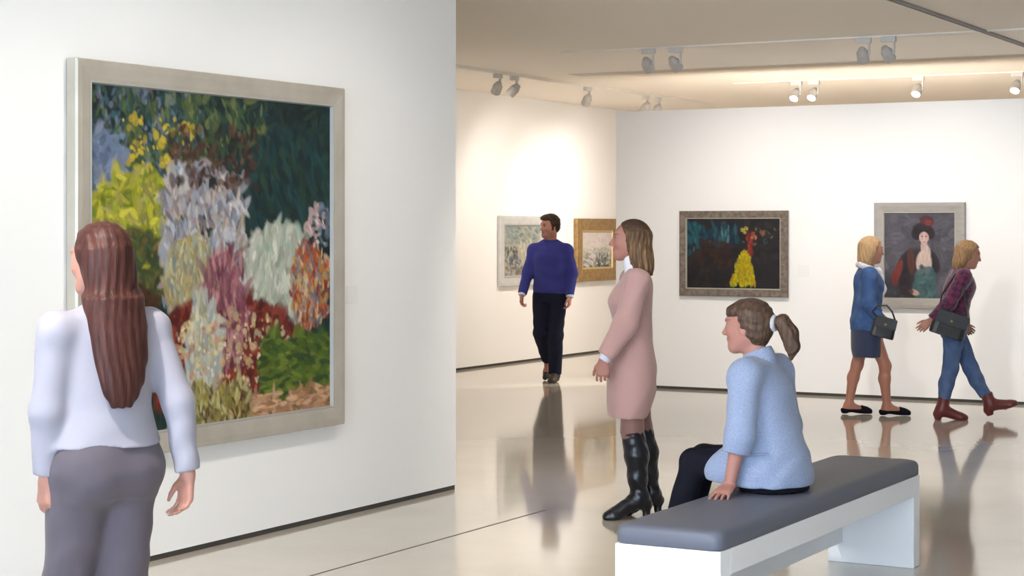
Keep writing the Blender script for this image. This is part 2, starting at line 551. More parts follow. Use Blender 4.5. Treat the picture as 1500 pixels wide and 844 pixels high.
def painting(name, label, loc, rotz, W, H, fw, depth, fn, res, mats, lip=.012, lip_h=None, group='framed paintings on the gallery walls'):
    """hangs with its back on the wall; local -Y looks into the room"""
    t = thing('framed_painting', label, 'painting', loc, rotz, group)
    fm, lm, em = mats
    d = depth
    frame_mesh('frame', W, H, [(0.0, .012), (0.0, d * .82), (.006, d), (fw * .3, d * 1.02), (fw * .75, d * .93), (fw - lip, d * .88), (fw - lip, .012)], fm, t)
    frame_mesh('inner_lip', W - 2 * (fw - lip) + .002, H - 2 * (fw - lip) + .002, [(0, .02), (0, d * .9), (lip * .5, d * .92), (lip, d * .6), (lip, .02)], lm, t)
    m = MB(); m.box((-W / 2 + .012, -.014, -H / 2 + .012), (W / 2 - .012, -.0005, H / 2 - .012)); m.build('backing', em, t)
    c = canvas_mesh('canvas', W - 2 * fw + .01, H - 2 * fw + .01, fn, res, t, .012)
    c.location = (0, -d * .62, 0)
    return t


# big painting on the left wall, x = XL, y 6.63..8.845, z .54..2.447
Y0, Y1 = 6.63, 8.845
t = painting('framed_painting', 'very large painting of dark green, pale and red brushwork in a wide silver frame', (XL, (Y0 + Y1) / 2, 1.4935), math.radians(90),
             Y1 - Y0, 1.907, .115, .075, big_garden, 150, (silver_m, white_edge, dark_back))
# two on the far side wall
painting('framed_painting', 'pale painting of blue grey scenery in whitewashed frame behind the man in blue', (XS, (19.65 + 20.83) / 2, 1.378), math.radians(90),
         1.18, .856, .13, .05, pale_village, 90, (pale_m, white_edge, tan_edge), lip=.03)
painting('framed_painting', 'landscape with pale pink sky in a broad gilt frame near the wall corner', (XS, (21.67 + 22.90) / 2, 1.37), math.radians(90),
         1.23, .825, .185, .06, pale_coast, 90, (gold_m, gold_lip, dark_back), lip=.025)
# two on the partition
painting('framed_painting', 'nearly black painting with a bright yellow skirt in a brown wooden frame', (-7.215, YB, 1.3975), 0,
         1.17, .865, .085, .055, dark_dance, 110, (oak_m, oak_lip, dark_back))
painting('framed_painting', 'portrait of a lady in teal bodice and dark jacket in taupe frame', (-5.295, YB, 1.39), 0,
         .89, 1.02, .105, .055, seated_lady, 130, (taupe_m, oak_lip, dark_back))

label_m = mat('label_card', (.80, .79, .77), .6)
def wall_label(loc, rotz, w, h, lab):
    m = MB(); m.box((-w / 2, -.004, -h / 2), (w / 2, -.0004, h / 2))
    o = m.build('wall_label', label_m, bevel=.001)
    o.location = loc
    o.rotation_euler = (0, 0, rotz)
    tag(o, lab, 'label', 'white wall labels beside the paintings')
wall_label((-6.475, YB, 1.23), 0, .125, .12, 'small white card on the back wall between the yellow skirt painting and the portrait')
wall_label((XL, 9.02, 1.27), math.radians(90), .12, .10, 'small white card right of the very large painting on the left wall')

# ------------------------------------------------------------------ tracks and spotlights
fix_m = mat('light_grey_metal', (.58, .56, .54), .45, metal=.05)
fix_dark = mat('grey_metal_shade', (.48, .455, .43), .5, metal=.1)
lens_m = mat('lamp_lens', (.9, .9, .85), .2, emit=((1.0, .93, .82), 60.0))
track_m = mat('white_track', (.80, .765, .70), .6)
track_dark = mat('grey_track', (.29, .27, .25), .5)


def track(lab, p0, p1, m_, w=.036, h=.03):
    a, b = Vector(p0), Vector(p1)
    L = (b - a).length
    t = thing('light_track', lab, 'lighting track', (a + b) / 2, math.atan2((b - a).y, (b - a).x), 'ceiling lighting tracks')
    m = MB()
    m.box((-L / 2, -w / 2, -h), (L / 2, -w * .22, 0)); m.box((-L / 2, w * .22, -h), (L / 2, w / 2, 0)); m.box((-L / 2, -w * .3, -h * .45), (L / 2, w * .3, 0))
    m.build('rail', m_, t)
    for s in (-1, 1):
        m = MB(); m.box((s * L / 2 - .03, -w * .56, -h * 1.1), (s * L / 2 + .03, w * .56, 0)); m.build('end_cap', m_, t)
    return t


def spot(lab, loc, target, axis_ang, on=True, power=None, size=100, group='track spotlights'):
    """box adaptor on the track, a side arm, a tilted can; the lamp inside shines at target"""
    t = thing('track_spotlight', lab, 'spotlight', loc, axis_ang, group)
    m = MB(); m.box((-.062, -.024, -.046), (.062, .024, 0)); m.build('adaptor_box', fix_m, t, bevel=.004)
    m = MB(); m.box((.040, -.012, -.15), (.052, .012, -.046)); m.box((.02, -.01, -.148), (.046, .01, -.132)); m.build('arm', fix_m, t, bevel=.002)
    c = Vector((-.012, 0, -.142))
    R = Matrix.Rotation(-axis_ang, 3, 'Z')
    d = (R @ (Vector(target) - Vector(loc)) - c).normalized()
    m = MB()
    m.lathe([(.024, -.075), (.030, -.066), (.044, -.03), (.050, -.02), (.052, .065), (.050, .068), (.044, .066), (.041, .045)], c, d, 24)
    head = m.build('lamp_head', fix_dark, t, smooth=False)
    m = MB(); m.lathe([(.0405, .046), (.0405, .050), (.02, .053)], c, d, 20); m.build('lens', lens_m, head)
    if on:
        ld = bpy.data.lights.new('lamp', 'SPOT')
        ld.energy = power or SPOT_W
        ld.color = SPOT_COL
        ld.spot_size = math.radians(size)
        ld.spot_blend = .9
        ld.shadow_soft_size = .04
        lo = bpy.data.objects.new('lamp', ld)
        COL.objects.link(lo)
        lo.parent = t
        lo.location = c + d * .075
        lo.rotation_euler = d.to_track_quat('-Z', 'Y').to_euler()
    return t


H90 = math.radians(90)
TZ = ZC - .03
track('white track crossing the ceiling in front of the back wall', (-7.9, 15.25, ZC), (3.5, 15.25, ZC), track_m, .05, .010)
track('white track along the far side wall, over the man in blue', (-9.45, 10.6, ZC), (-9.45, 22.4, ZC), track_m)
track('white track behind the back wall, half hidden by its top', (-7.9, 19.4, ZC), (2.5, 19.4, ZC), track_m, .05, .010)
track('dark grey track crossing the upper right corner of the ceiling', (-4.04, 1.0, ZC), (-4.04, 17.05, ZC), track_dark, .05, .02)

for x, tx, lab in ((-7.056, -7.3, 'grey spotlight, outer of the pair above the yellow skirt painting'),
                   (-6.79, -6.3, 'grey spotlight, right one of the pair above the yellow skirt painting'),
                   (-5.06, -5.5, 'grey spotlight, left one of the pair high above the portrait'),
                   (-4.845, -4.4, 'grey spotlight, right one of the pair high above the portrait'),
                   (-3.0, -2.6, 'grey spotlight on the front ceiling track beyond the right edge of view')):
    spot(lab, (x, 15.25, ZC - .01), (tx, YB, 1.05), 0)
for y, ty, lab in ((16.75, 18.2, 'grey spotlight, left of the pair nearest the left wall end'),
                   (17.10, 16.5, 'grey spotlight, right of the pair nearest the left wall end'),
                   (18.80, 20.2, 'single grey spotlight hanging between two pairs on the side wall track'),
                   (20.35, 21.2, 'grey spotlight, left of the pair near the back wall corner'),
                   (20.70, 22.3, 'grey spotlight, right of the pair near the back wall corner'),
                   (14.2, 14.5, 'grey spotlight on the side wall track hidden by the left wall')):
    spot(lab, (-9.45, y, TZ), (XS, ty, 1.3), H90, power=SPOT_W * 1.35)
for x, lab in ((-7.20, 'lit spotlight, left of the glowing pair over the back wall'),
               (-7.00, 'lit spotlight, right of the glowing pair over the back wall'),
               (-5.84, 'lit single spotlight glowing over the back wall above the portrait'),
               (-4.80, 'lit spotlight shining brightly at the right edge over the back wall')):
    spot(lab, (x, 19.4, ZC - .01), (x - .15, YB + .3, 1.4), 0, power=430, size=84)
for y, tx, ty, tz, lab in ((5.2, XL, 5.7, 1.0, 'grey spotlight aimed left of the very large painting'),
                           (7.0, XL, 7.4, 1.1, 'grey spotlight aimed at the very large painting'),
                           (8.6, XL, 8.9, 1.0, 'grey spotlight aimed right of the very large painting'),
                           (9.9, -5.6, 13.2, 0, 'grey spotlight added out of view to brighten the open floor'),  # added unseen lamp: lifts the floor and its bounce onto the ceiling
                           (3.6, -3.2, 6.0, .4, 'grey spotlight added out of view to brighten the bench and floor')):  # likewise added out of view, as fill for the floor around the bench
    spot(lab, (-4.04, y, ZC - .02), (tx, ty, tz), H90, size=105, power=SPOT_W * (.75 if tx == XL else 4.5))

# ------------------------------------------------------------------ figures: smooth implicit bodies turned into one continuous mesh
def cat(a, b, lo, hi):
    return np.clip((a - lo) / (hi - lo), 0, 1)


class Sdf:
    """an ordered list of smoothly blended distance shapes, meshed with surface nets"""
    def __init__(self):
        self.ops = []

    def add(self, fn, lo, hi, k=.02, op='u'):
        self.ops.append((fn, np.array(lo, float), np.array(hi, float), k, op))
        return self

    def seg(self, a, b, ra, rb, k=.02, op='u', cap=None, capa=None):
        a, b = np.array(a, float), np.array(b, float)
        ba = b - a
        L2 = float(ba @ ba) + 1e-9
        L = math.sqrt(L2)

        def fn(x, y, z):
            dx, dy, dz = x - a[0], y - a[1], z - a[2]
            tt = (dx * ba[0] + dy * ba[1] + dz * ba[2]) / L2
            t = np.clip(tt, 0, 1)
            d = np.sqrt((dx - t * ba[0]) ** 2 + (dy - t * ba[1]) ** 2 + (dz - t * ba[2]) ** 2) - (ra + (rb - ra) * t)
            if cap is not None:
                d = np.maximum(d, (tt - 1) * L - cap)
            if capa is not None:
                d = np.maximum(d, -tt * L - capa)
            return d
        r = max(ra, rb)
        return self.add(fn, np.minimum(a, b) - r, np.maximum(a, b) + r, k, op)

    def chain(self, pts, rad, k=.02, cap=None, j=.5):
        for i in range(len(pts) - 1):
            self.seg(pts[i], pts[i + 1], rad[i], rad[i + 1], k, cap=cap if i == len(pts) - 2 else None)
        return self

    def ell(self, c, r, k=.02, op='u', R=None):
        c, r = np.array(c, float), np.array(r, float)

        def fn(x, y, z):
            dx, dy, dz = x - c[0], y - c[1], z - c[2]
            if R is not None:
                dx, dy, dz = (R[0][0] * dx + R[1][0] * dy + R[2][0] * dz, R[0][1] * dx + R[1][1] * dy + R[2][1] * dz,
                              R[0][2] * dx + R[1][2] * dy + R[2][2] * dz)
            k0 = np.sqrt((dx / r[0]) ** 2 + (dy / r[1]) ** 2 + (dz / r[2]) ** 2)
            k1 = np.sqrt((dx / r[0] ** 2) ** 2 + (dy / r[1] ** 2) ** 2 + (dz / r[2] ** 2) ** 2) + 1e-6
            return k0 * (k0 - 1) / k1
        m = r if R is None else np.full(3, r.max())
        return self.add(fn, c - m, c + m, k, op)

    def loft(self, secs, grow=0.0, k=.03, op='u', n=2.0, ends=True):
        """secs: (z, cx, cy, a, b) bottom to top; a along x, b along y; smooth between, flat at both ends"""
        S = np.array(sorted(secs), float)
        zz = np.linspace(S[0, 0], S[-1, 0], 96)
        sm = []
        for q in range(1, 5):
            sm.append(pchip(S[:, 0], S[:, q], zz))
        z0, z1 = S[0, 0], S[-1, 0]

        def fn(x, y, z):
            zc = np.clip(z, z0, z1)
            cx, cy = np.interp(zc, zz, sm[0]), np.interp(zc, zz, sm[1])
            a, b = np.interp(zc, zz, sm[2]) + grow, np.interp(zc, zz, sm[3]) + grow
            if n == 2.0:
                q = np.sqrt(((x - cx) / a) ** 2 + ((y - cy) / b) ** 2)
                g = np.sqrt(((x - cx) / a ** 2) ** 2 + ((y - cy) / b ** 2) ** 2) + 1e-6
                d = q * (q - 1) / g
            else:
                q = (np.abs((x - cx) / a) ** n + np.abs((y - cy) / b) ** n) ** (1 / n)
                d = (q - 1) * np.minimum(a, b)
            dz = np.maximum(z0 - z, z - z1)
            return np.maximum(d, dz)
        A = max(sm[2]) + grow
        B = max(sm[3]) + grow
        lo = (min(sm[0]) - A, min(sm[1]) - B, z0)
        hi = (max(sm[0]) + A, max(sm[1]) + B, z1)
        return self.add(fn, lo, hi, k, op)

    def local(self, other, c, R, s=1.0):
        """shapes given in a turned local frame (a head, say): R's columns are the local axes"""
        c = np.array(c, float)
        R = np.array(R, float)
        for fn, lo, hi, k, op in other.ops:
            def f2(x, y, z, fn=fn):
                dx, dy, dz = (x - c[0]) / s, (y - c[1]) / s, (z - c[2]) / s
                return s * fn(R[0, 0] * dx + R[1, 0] * dy + R[2, 0] * dz, R[0, 1] * dx + R[1, 1] * dy + R[2, 1] * dz,
                              R[0, 2] * dx + R[1, 2] * dy + R[2, 2] * dz)
            cs = np.array([[(lo, hi)[i][0], (lo, hi)[j][1], (lo, hi)[q][2]] for i in (0, 1) for j in (0, 1) for q in (0, 1)]) * s
            w = cs @ R.T + c
            self.add(f2, w.min(0), w.max(0), k * s, op)
        return self

    def mesh(self, h, warp=None, smooth=2):
        us = [o for o in self.ops if o[4] == 'u']
        lo = np.min([o[1] for o in us], 0) - 3 * h - .012
        hi = np.max([o[2] for o in us], 0) + 3 * h + .012
        n = np.ceil((hi - lo) / h).astype(int) + 1
        ax = [(lo[i] + h * np.arange(n[i])).astype(np.float32) for i in range(3)]
        F = np.full(n, .5, np.float32)
        for fn, a, b, k, op in self.ops:
            pad = k + 2 * h + .02
            i0 = np.clip(np.floor((a - pad - lo) / h).astype(int), 0, n)
            i1 = np.clip(np.ceil((b + pad - lo) / h).astype(int) + 1, 0, n)
            if np.any(i1 <= i0):
                continue
            sl = tuple(slice(i0[i], i1[i]) for i in range(3))
            x, y, z = ax[0][sl[0]][:, None, None], ax[1][sl[1]][None, :, None], ax[2][sl[2]][None, None, :]
            d = fn(x, y, z).astype(np.float32)
            cur = F[sl]
            if op == 'u':
                q = np.maximum(k - np.abs(cur - d), 0)
                F[sl] = np.minimum(cur, d) - q * q / (4 * k + 1e-9)
            elif op == 's':
                q = np.maximum(k - np.abs(cur + d), 0)
                F[sl] = np.maximum(cur, -d) + q * q / (4 * k + 1e-9)
        if warp is not None:
            F = F + warp(ax[0][:, None, None], ax[1][None, :, None], ax[2][None, None, :]).astype(np.float32)
        return surface_nets(F, lo, h, smooth)


def pchip(x, y, xi):
    """monotone cubic interpolation"""
    h = np.diff(x)
    d = np.diff(y) / h
    m = np.zeros_like(y)
    for i in range(1, len(x) - 1):
        if d[i - 1] * d[i] > 0:
            w1, w2 = 2 * h[i] + h[i - 1], h[i] + 2 * h[i - 1]
            m[i] = (w1 + w2) / (w1 / d[i - 1] + w2 / d[i])
    m[0], m[-1] = d[0], d[-1]
    i = np.clip(np.searchsorted(x, xi) - 1, 0, len(h) - 1)
    t = (xi - x[i]) / h[i]
    return (y[i] * (1 + 2 * t) * (1 - t) ** 2 + h[i] * m[i] * t * (1 - t) ** 2 + y[i + 1] * t * t * (3 - 2 * t) + h[i] * m[i + 1] * t * t * (t - 1))


def surface_nets(F, lo, h, smooth):
    S = F < 0
    n = np.array(F.shape) - 1
    cnt = np.zeros(n, np.int8)
    for dx in (0, 1):
        for dy in (0, 1):
            for dz in (0, 1):
                cnt += S[dx:dx + n[0], dy:dy + n[1], dz:dz + n[2]]
    mixed = (cnt > 0) & (cnt < 8)
    ii, jj, kk = np.nonzero(mixed)
    idx = np.full(n, -1, np.int64)
    idx[mixed] = np.arange(len(ii))
    acc = np.zeros((len(ii), 3))
    num = np.zeros(len(ii))
    corners = [(a, b, c) for a in (0, 1) for b in (0, 1) for c in (0, 1)]
    for p in corners:
        for ax in range(3):
            if p[ax] == 0:
                q = list(p)
                q[ax] = 1
                fa = F[ii + p[0], jj + p[1], kk + p[2]]
                fb = F[ii + q[0], jj + q[1], kk + q[2]]
                sel = (fa < 0) != (fb < 0)
                t = np.where(sel, fa / np.where(sel, fa - fb, 1), 0)
                pt = np.tile(np.array(p, float), (len(ii), 1))
                pt[:, ax] += t
                acc[sel] += pt[sel]
                num[sel] += 1
    V = lo + h * (np.stack([ii, jj, kk], 1) + acc / num[:, None])
    quads = []
    for ax in range(3):
        a, b = (ax + 1) % 3, (ax + 2) % 3
        s0 = [slice(1, -1)] * 3
        s1 = [slice(1, -1)] * 3
        s0[ax] = slice(0, -1)
        s1[ax] = slice(1, None)
        A, B = S[tuple(s0)], S[tuple(s1)]
        for flip, M in ((False, A & ~B), (True, ~A & B)):
            c = np.array(np.nonzero(M)).T
            if not len(c):
                continue
            c[:, a] += 1
            c[:, b] += 1
            def at(da, db):
                q = c.copy()
                q[:, a] += da
                q[:, b] += db
                return idx[q[:, 0], q[:, 1], q[:, 2]]
            Q = np.stack([at(-1, -1), at(0, -1), at(0, 0), at(-1, 0)], 1)
            quads.append(Q[:, ::-1] if flip else Q)
    Q = np.vstack(quads)
    Q = Q[(Q >= 0).all(1)]
    e = np.vstack([Q[:, [0, 1]], Q[:, [1, 2]], Q[:, [2, 3]], Q[:, [3, 0]]])
    e = np.vstack([e, e[:, ::-1]])
    deg = np.maximum(np.bincount(e[:, 0], minlength=len(V)), 1)
    for _ in range(smooth):
        W = np.stack([np.bincount(e[:, 0], V[e[:, 1], q], minlength=len(V)) for q in range(3)], 1) / deg[:, None]
        V = V * .4 + W * .6
    return V, Q


def rot(yaw=0.0, pitch=0.0, roll=0.0):
    """local axes (columns) of a head: yaw turns to the left, pitch > 0 looks down, roll tips to the left"""
    M = Matrix.Rotation(math.radians(yaw), 3, 'Z') @ Matrix.Rotation(math.radians(pitch), 3, 'Y') @ Matrix.Rotation(math.radians(roll), 3, 'X')
    return np.array(M)


# ---------- a head, about 0.23 high: x forward, y to its left, z up; the origin between the ears
def head_shape(man=False):
    s = Sdf()
    s.ell((-.012, 0, .028), (.098, .074, .086), .02)
    s.ell((.022, 0, -.022), (.068, .064, .082), .03)
    s.seg((.058, -.012, -.088), (.058, .012, -.088), .026, .026, .025)          # chin
    s.seg((-.01, .048, -.05), (.05, .02, -.088), .022, .020, .03)               # jaw line
    s.seg((-.01, -.048, -.05), (.05, -.02, -.088), .022, .020, .03)
    s.ell((.055, .036, -.02), (.026, .022, .024), .02)                          # cheeks
    s.ell((.055, -.036, -.02), (.026, .022, .024), .02)
    s.seg((.076, -.034, .030), (.076, .034, .030), .013, .013, .02)             # brow
    s.ell((.099, .032, .010), (.026, .020, .014), .010, op='s')
    s.ell((.099, -.032, .010), (.026, .020, .014), .010, op='s')
    s.ell((.071, .031, .009), (.014, .016, .013), .003)
    s.ell((.071, -.031, .009), (.014, .016, .013), .003)
    s.seg((.084, 0, .018), (.108, 0, -.026), .007, .011, .012)                  # nose
    s.ell((.096, .011, -.030), (.011, .008, .008), .006)
    s.ell((.096, -.011, -.030), (.011, .008, .008), .006)
    s.seg((.083, -.018, -.052), (.083, .018, -.052), .008, .008, .008)          # lips
    s.seg((.081, -.014, -.063), (.081, .014, -.063), .008, .008, .004)
    s.ell((-.008, .074, -.006), (.020, .008, .032), .006)                       # ears
    s.ell((-.008, -.074, -.006), (.020, .008, .032), .006)
    s.ell((-.004, .084, -.004), (.010, .006, .016), .004, op='s')
    s.ell((-.004, -.084, -.004), (.010, .006, .016), .004, op='s')
    if man:
        s.seg((.056, -.018, -.090), (.056, .018, -.090), .028, .028, .02)
    return s


def face_paint(V, c, R, s, skin, lips=(.26, .055, .055), brow=(.10, .06, .04), stubble=None):
    """the natural colours of a face: lips, brows, irises; per vertex"""
    P = ((V - np.array(c)) / s) @ np.array(R)
    C = np.tile(np.array(skin, float), (len(V), 1))
    x, y, z = P[:, 0], P[:, 1], P[:, 2]
    def mix(mask, col):
        C[:] = C * (1 - mask[:, None]) + np.array(col) * mask[:, None]
    f = (x > .04) & (np.abs(z) < .13) & (np.abs(y) < .09)
    if stubble:
        m = np.exp(-(((z + .075) / .04) ** 2)) * (x > .0) * (np.abs(y) < .08) * (np.abs(z) < .13)
        mix(m * .45, stubble)
    ch = np.exp(-(((np.abs(y) - .038) / .02) ** 2 + ((z + .024) / .018) ** 2)) * f
    mix(ch * .35, (.45, .13, .10))
    lp = np.clip(1.6 - ((y / .021) ** 2 + ((z + .057) / .011) ** 2), 0, 1) * (x > .07) * f
    mix(lp * .9, lips)
    for sy in (-1, 1):
        d2 = ((y - sy * .031) / .014) ** 2 + ((z - .009) / .0075) ** 2
        mix(np.clip(1.5 - d2, 0, 1) * f * (x > .055), (.32, .26, .24))
        d3 = ((y - sy * .031) / .008) ** 2 + ((z - .009) / .008) ** 2
        mix(np.clip(1.8 - d3, 0, 1) * f * (x > .055), (.05, .03, .02))
        b2 = ((y - sy * .033) / .022) ** 2 + ((z - .033) / .0055) ** 2
        mix(np.clip(1.6 - b2, 0, 1) * f * (x > .05) * .85, brow)
        l2 = ((y - sy * .031) / .018) ** 2 + ((z - .0165) / .0035) ** 2
        mix(np.clip(1.6 - l2, 0, 1) * f * (x > .055) * .7, brow)
    return C


# ---------- a hand: wrist point, d = towards the fingertips, n = out of the back of the hand, t = side of the thumb
def hand(s, wrist, d, n, t, sc=1.0, curl=(18, 24, 18), spread=.35, thumb=(.55, .55)):
    w = np.array(wrist, float)
    d = np.array(d, float); d /= np.linalg.norm(d)
    n = np.array(n, float); n -= d * (n @ d); n /= np.linalg.norm(n)
    t0 = np.cross(d, n)
    t = t0 if t0 @ np.array(t, float) > 0 else -t0
    offs = (.030, .010, -.010, -.029)
    lens = (.070, .077, .072, .056)
    pal = (.086, .088, .084, .077)
    for i in range(4):
        k0 = w + t * offs[i] * .55 * sc
        k1 = w + (d * pal[i] + t * offs[i]) * sc
        s.seg(k0, k1, .0145 * sc, .0115 * sc, .010)
    for i in range(4):
        p = w + (d * pal[i] + t * offs[i]) * sc
        a = 0.0
        dd = d + t * offs[i] * spread / .03 * .3
        dd = dd / np.linalg.norm(dd)
        for ph, (q, r0, r1) in enumerate(((.45, .0092, .0084), (.30, .0084, .0076), (.25, .0076, .0066))):
            a += math.radians(curl[ph] * (1 + .12 * i))
            v = dd * math.cos(a) - n * math.sin(a)
            e = p + v * lens[i] * q * sc
            s.seg(p, e, r0 * sc, r1 * sc, .002)
            p = e
    b0 = w + (d * .018 + t * .018) * sc
    b1 = b0 + (d * .62 + t * thumb[0] - n * .25) * .05 * sc
    b2 = b1 + (d * .85 + t * thumb[1] * .45 - n * .25) * .032 * sc
    b3 = b2 + (d * .95 + t * .1 - n * .3) * .026 * sc
    s.seg(b0, b1, .0155 * sc, .0115 * sc, .012)
    s.seg(b1, b2, .0105 * sc, .0095 * sc, .004)
    s.seg(b2, b3, .0095 * sc, .0075 * sc, .003)


def foot(s, ankle, d, L=.235, grow=0.0, heel=0.0, flat=True, k=.03):
    """ankle joint 8 cm (plus heel) above the sole; d = horizontal direction of the toes"""
    a = np.array(ankle, float)
    d = np.array(d, float); d[2] = 0; d /= np.linalg.norm(d)
    sd = np.array((-d[1], d[0], 0))
    z0 = a[2] - .08 - heel
    hb = a - d * .035 * L / .235
    hb[2] = z0 + .032 + heel
    ball = a + d * (.62 * L)
    ball[2] = z0 + .026
    toe = a + d * (.76 * L)
    toe[2] = z0 + .020
    s.seg(a, hb, .036 + grow, .031 + grow, k)
    for q in (-.014, .016):
        s.seg(a + (0, 0, -.015), ball + sd * q, .034 + grow, .023 + grow, k)
        s.seg(ball + sd * q, toe + sd * q * .8, .023 + grow, .017 + grow, .02)
    # flat sole
    def under(x, y, z):
        return np.maximum(z - z0, np.sqrt((x - a[0]) ** 2 + (y - a[1]) ** 2) - .3)
    s.add(under, (a[0] - .3, a[1] - .3, z0 - .08), (a[0] + .3, a[1] + .3, z0), .004, 's')


def folds(amp, f=38.0, ph=0.0, dirn=(.3, .2, 1.0)):
    def w(x, y, z):
        q = x * dirn[0] * f + y * dirn[1] * f + z * dirn[2] * f
        return amp * (np.sin(q + 3 * np.sin(z * 9 + x * 14 + ph) + ph) * .6 + np.sin(z * f * .43 + x * f * .8 - y * f * .6 + 1.7 * ph) * .4)
    return w


def garment(name, s, h, material, parent, warp=None, smooth=2, colors=None):
    V, Q = s.mesh(h, warp, smooth)
    return quad_mesh(name, V, Q, material, parent, colors(V) if colors else None)


# ---------- materials of people
skin_m = mat('skin', attr='Col', rough=.5, spec=.35, sss=.08)
hair_dark = mat('dark_brown_hair', (.022, .013, .009), .5, spec=.22, noise=((90, 90, 7), (.050, .030, .020), .35, .7), bump=((140, 140, 9), .4, .006))
hair_brown = mat('brown_hair', (.050, .027, .018), .5, spec=.22, noise=((110, 110, 8), (.115, .066, .042), .38, .7), bump=((150, 150, 10), .4, .006))
hair_red = mat('auburn_hair', (.034, .010, .008), .5, spec=.22, noise=((70, 70, 6), (.070, .022, .016), .38, .7), bump=((110, 110, 7), .4, .006))
hair_blond = mat('blond_hair', (.36, .21, .10), .5, spec=.2, noise=((90, 90, 7), (.50, .33, .18), .35, .7), bump=((140, 140, 9), .4, .006))
hair_light = mat('light_brown_hair', (.22, .12, .055), .5, spec=.2, noise=((90, 90, 7), (.36, .22, .11), .35, .7), bump=((140, 140, 9), .4, .006))
navy_trouser = mat('navy_trousers', (.010, .011, .024), .9, spec=.15, bump=((300, 300, 300), .2, .002))
black_cloth = mat('black_cloth', (.007, .007, .012), .9, spec=.12)
leather_black = mat('black_leather', (.006, .006, .010), .30, spec=.4, bump=((40, 40, 26), .3, .006))
leather_brown = mat('dark_brown_leather', (.030, .021, .015), .55, spec=.25)
leather_red = mat('oxblood_leather', (.115, .018, .016), .45, bump=((60, 60, 60), .2, .004))
denim = mat('blue_denim', (.045, .085, .19), .85, noise=((14, 14, 9), (.09, .14, .26), .4, .75), bump=((260, 260, 260), .2, .002))
jacket_denim = mat('blue_jacket_cloth', (.035, .085, .22), .8, noise=((9, 9, 9), (.08, .15, .32), .45, .75))

# ================================================================== the people
def person(label, loc, facing, group=None):
    return thing('person', label, 'person', loc, math.atan2(facing.y, facing.x), group)


def put(px, d, base=0.0):
    p = unproj(px, 335, d)
    return (p.x, p.y, base)


def body_mesh(name, s, h, parent, hc, hR, hs, skin, extra=None, **kw):
    V, Q = s.mesh(h)
    C = face_paint(V, hc, hR, hs, skin, **kw)
    if extra:
        extra(V, C)
    return quad_mesh(name, V, Q, skin_m, parent, C)


def neck(s, hc, hR, hs, base, r=.052):
    b = np.array(hc) + np.array(hR) @ (np.array((-.022, 0, -.06)) * hs)
    s.seg(b, base, r * .98, r * 1.12, .03)


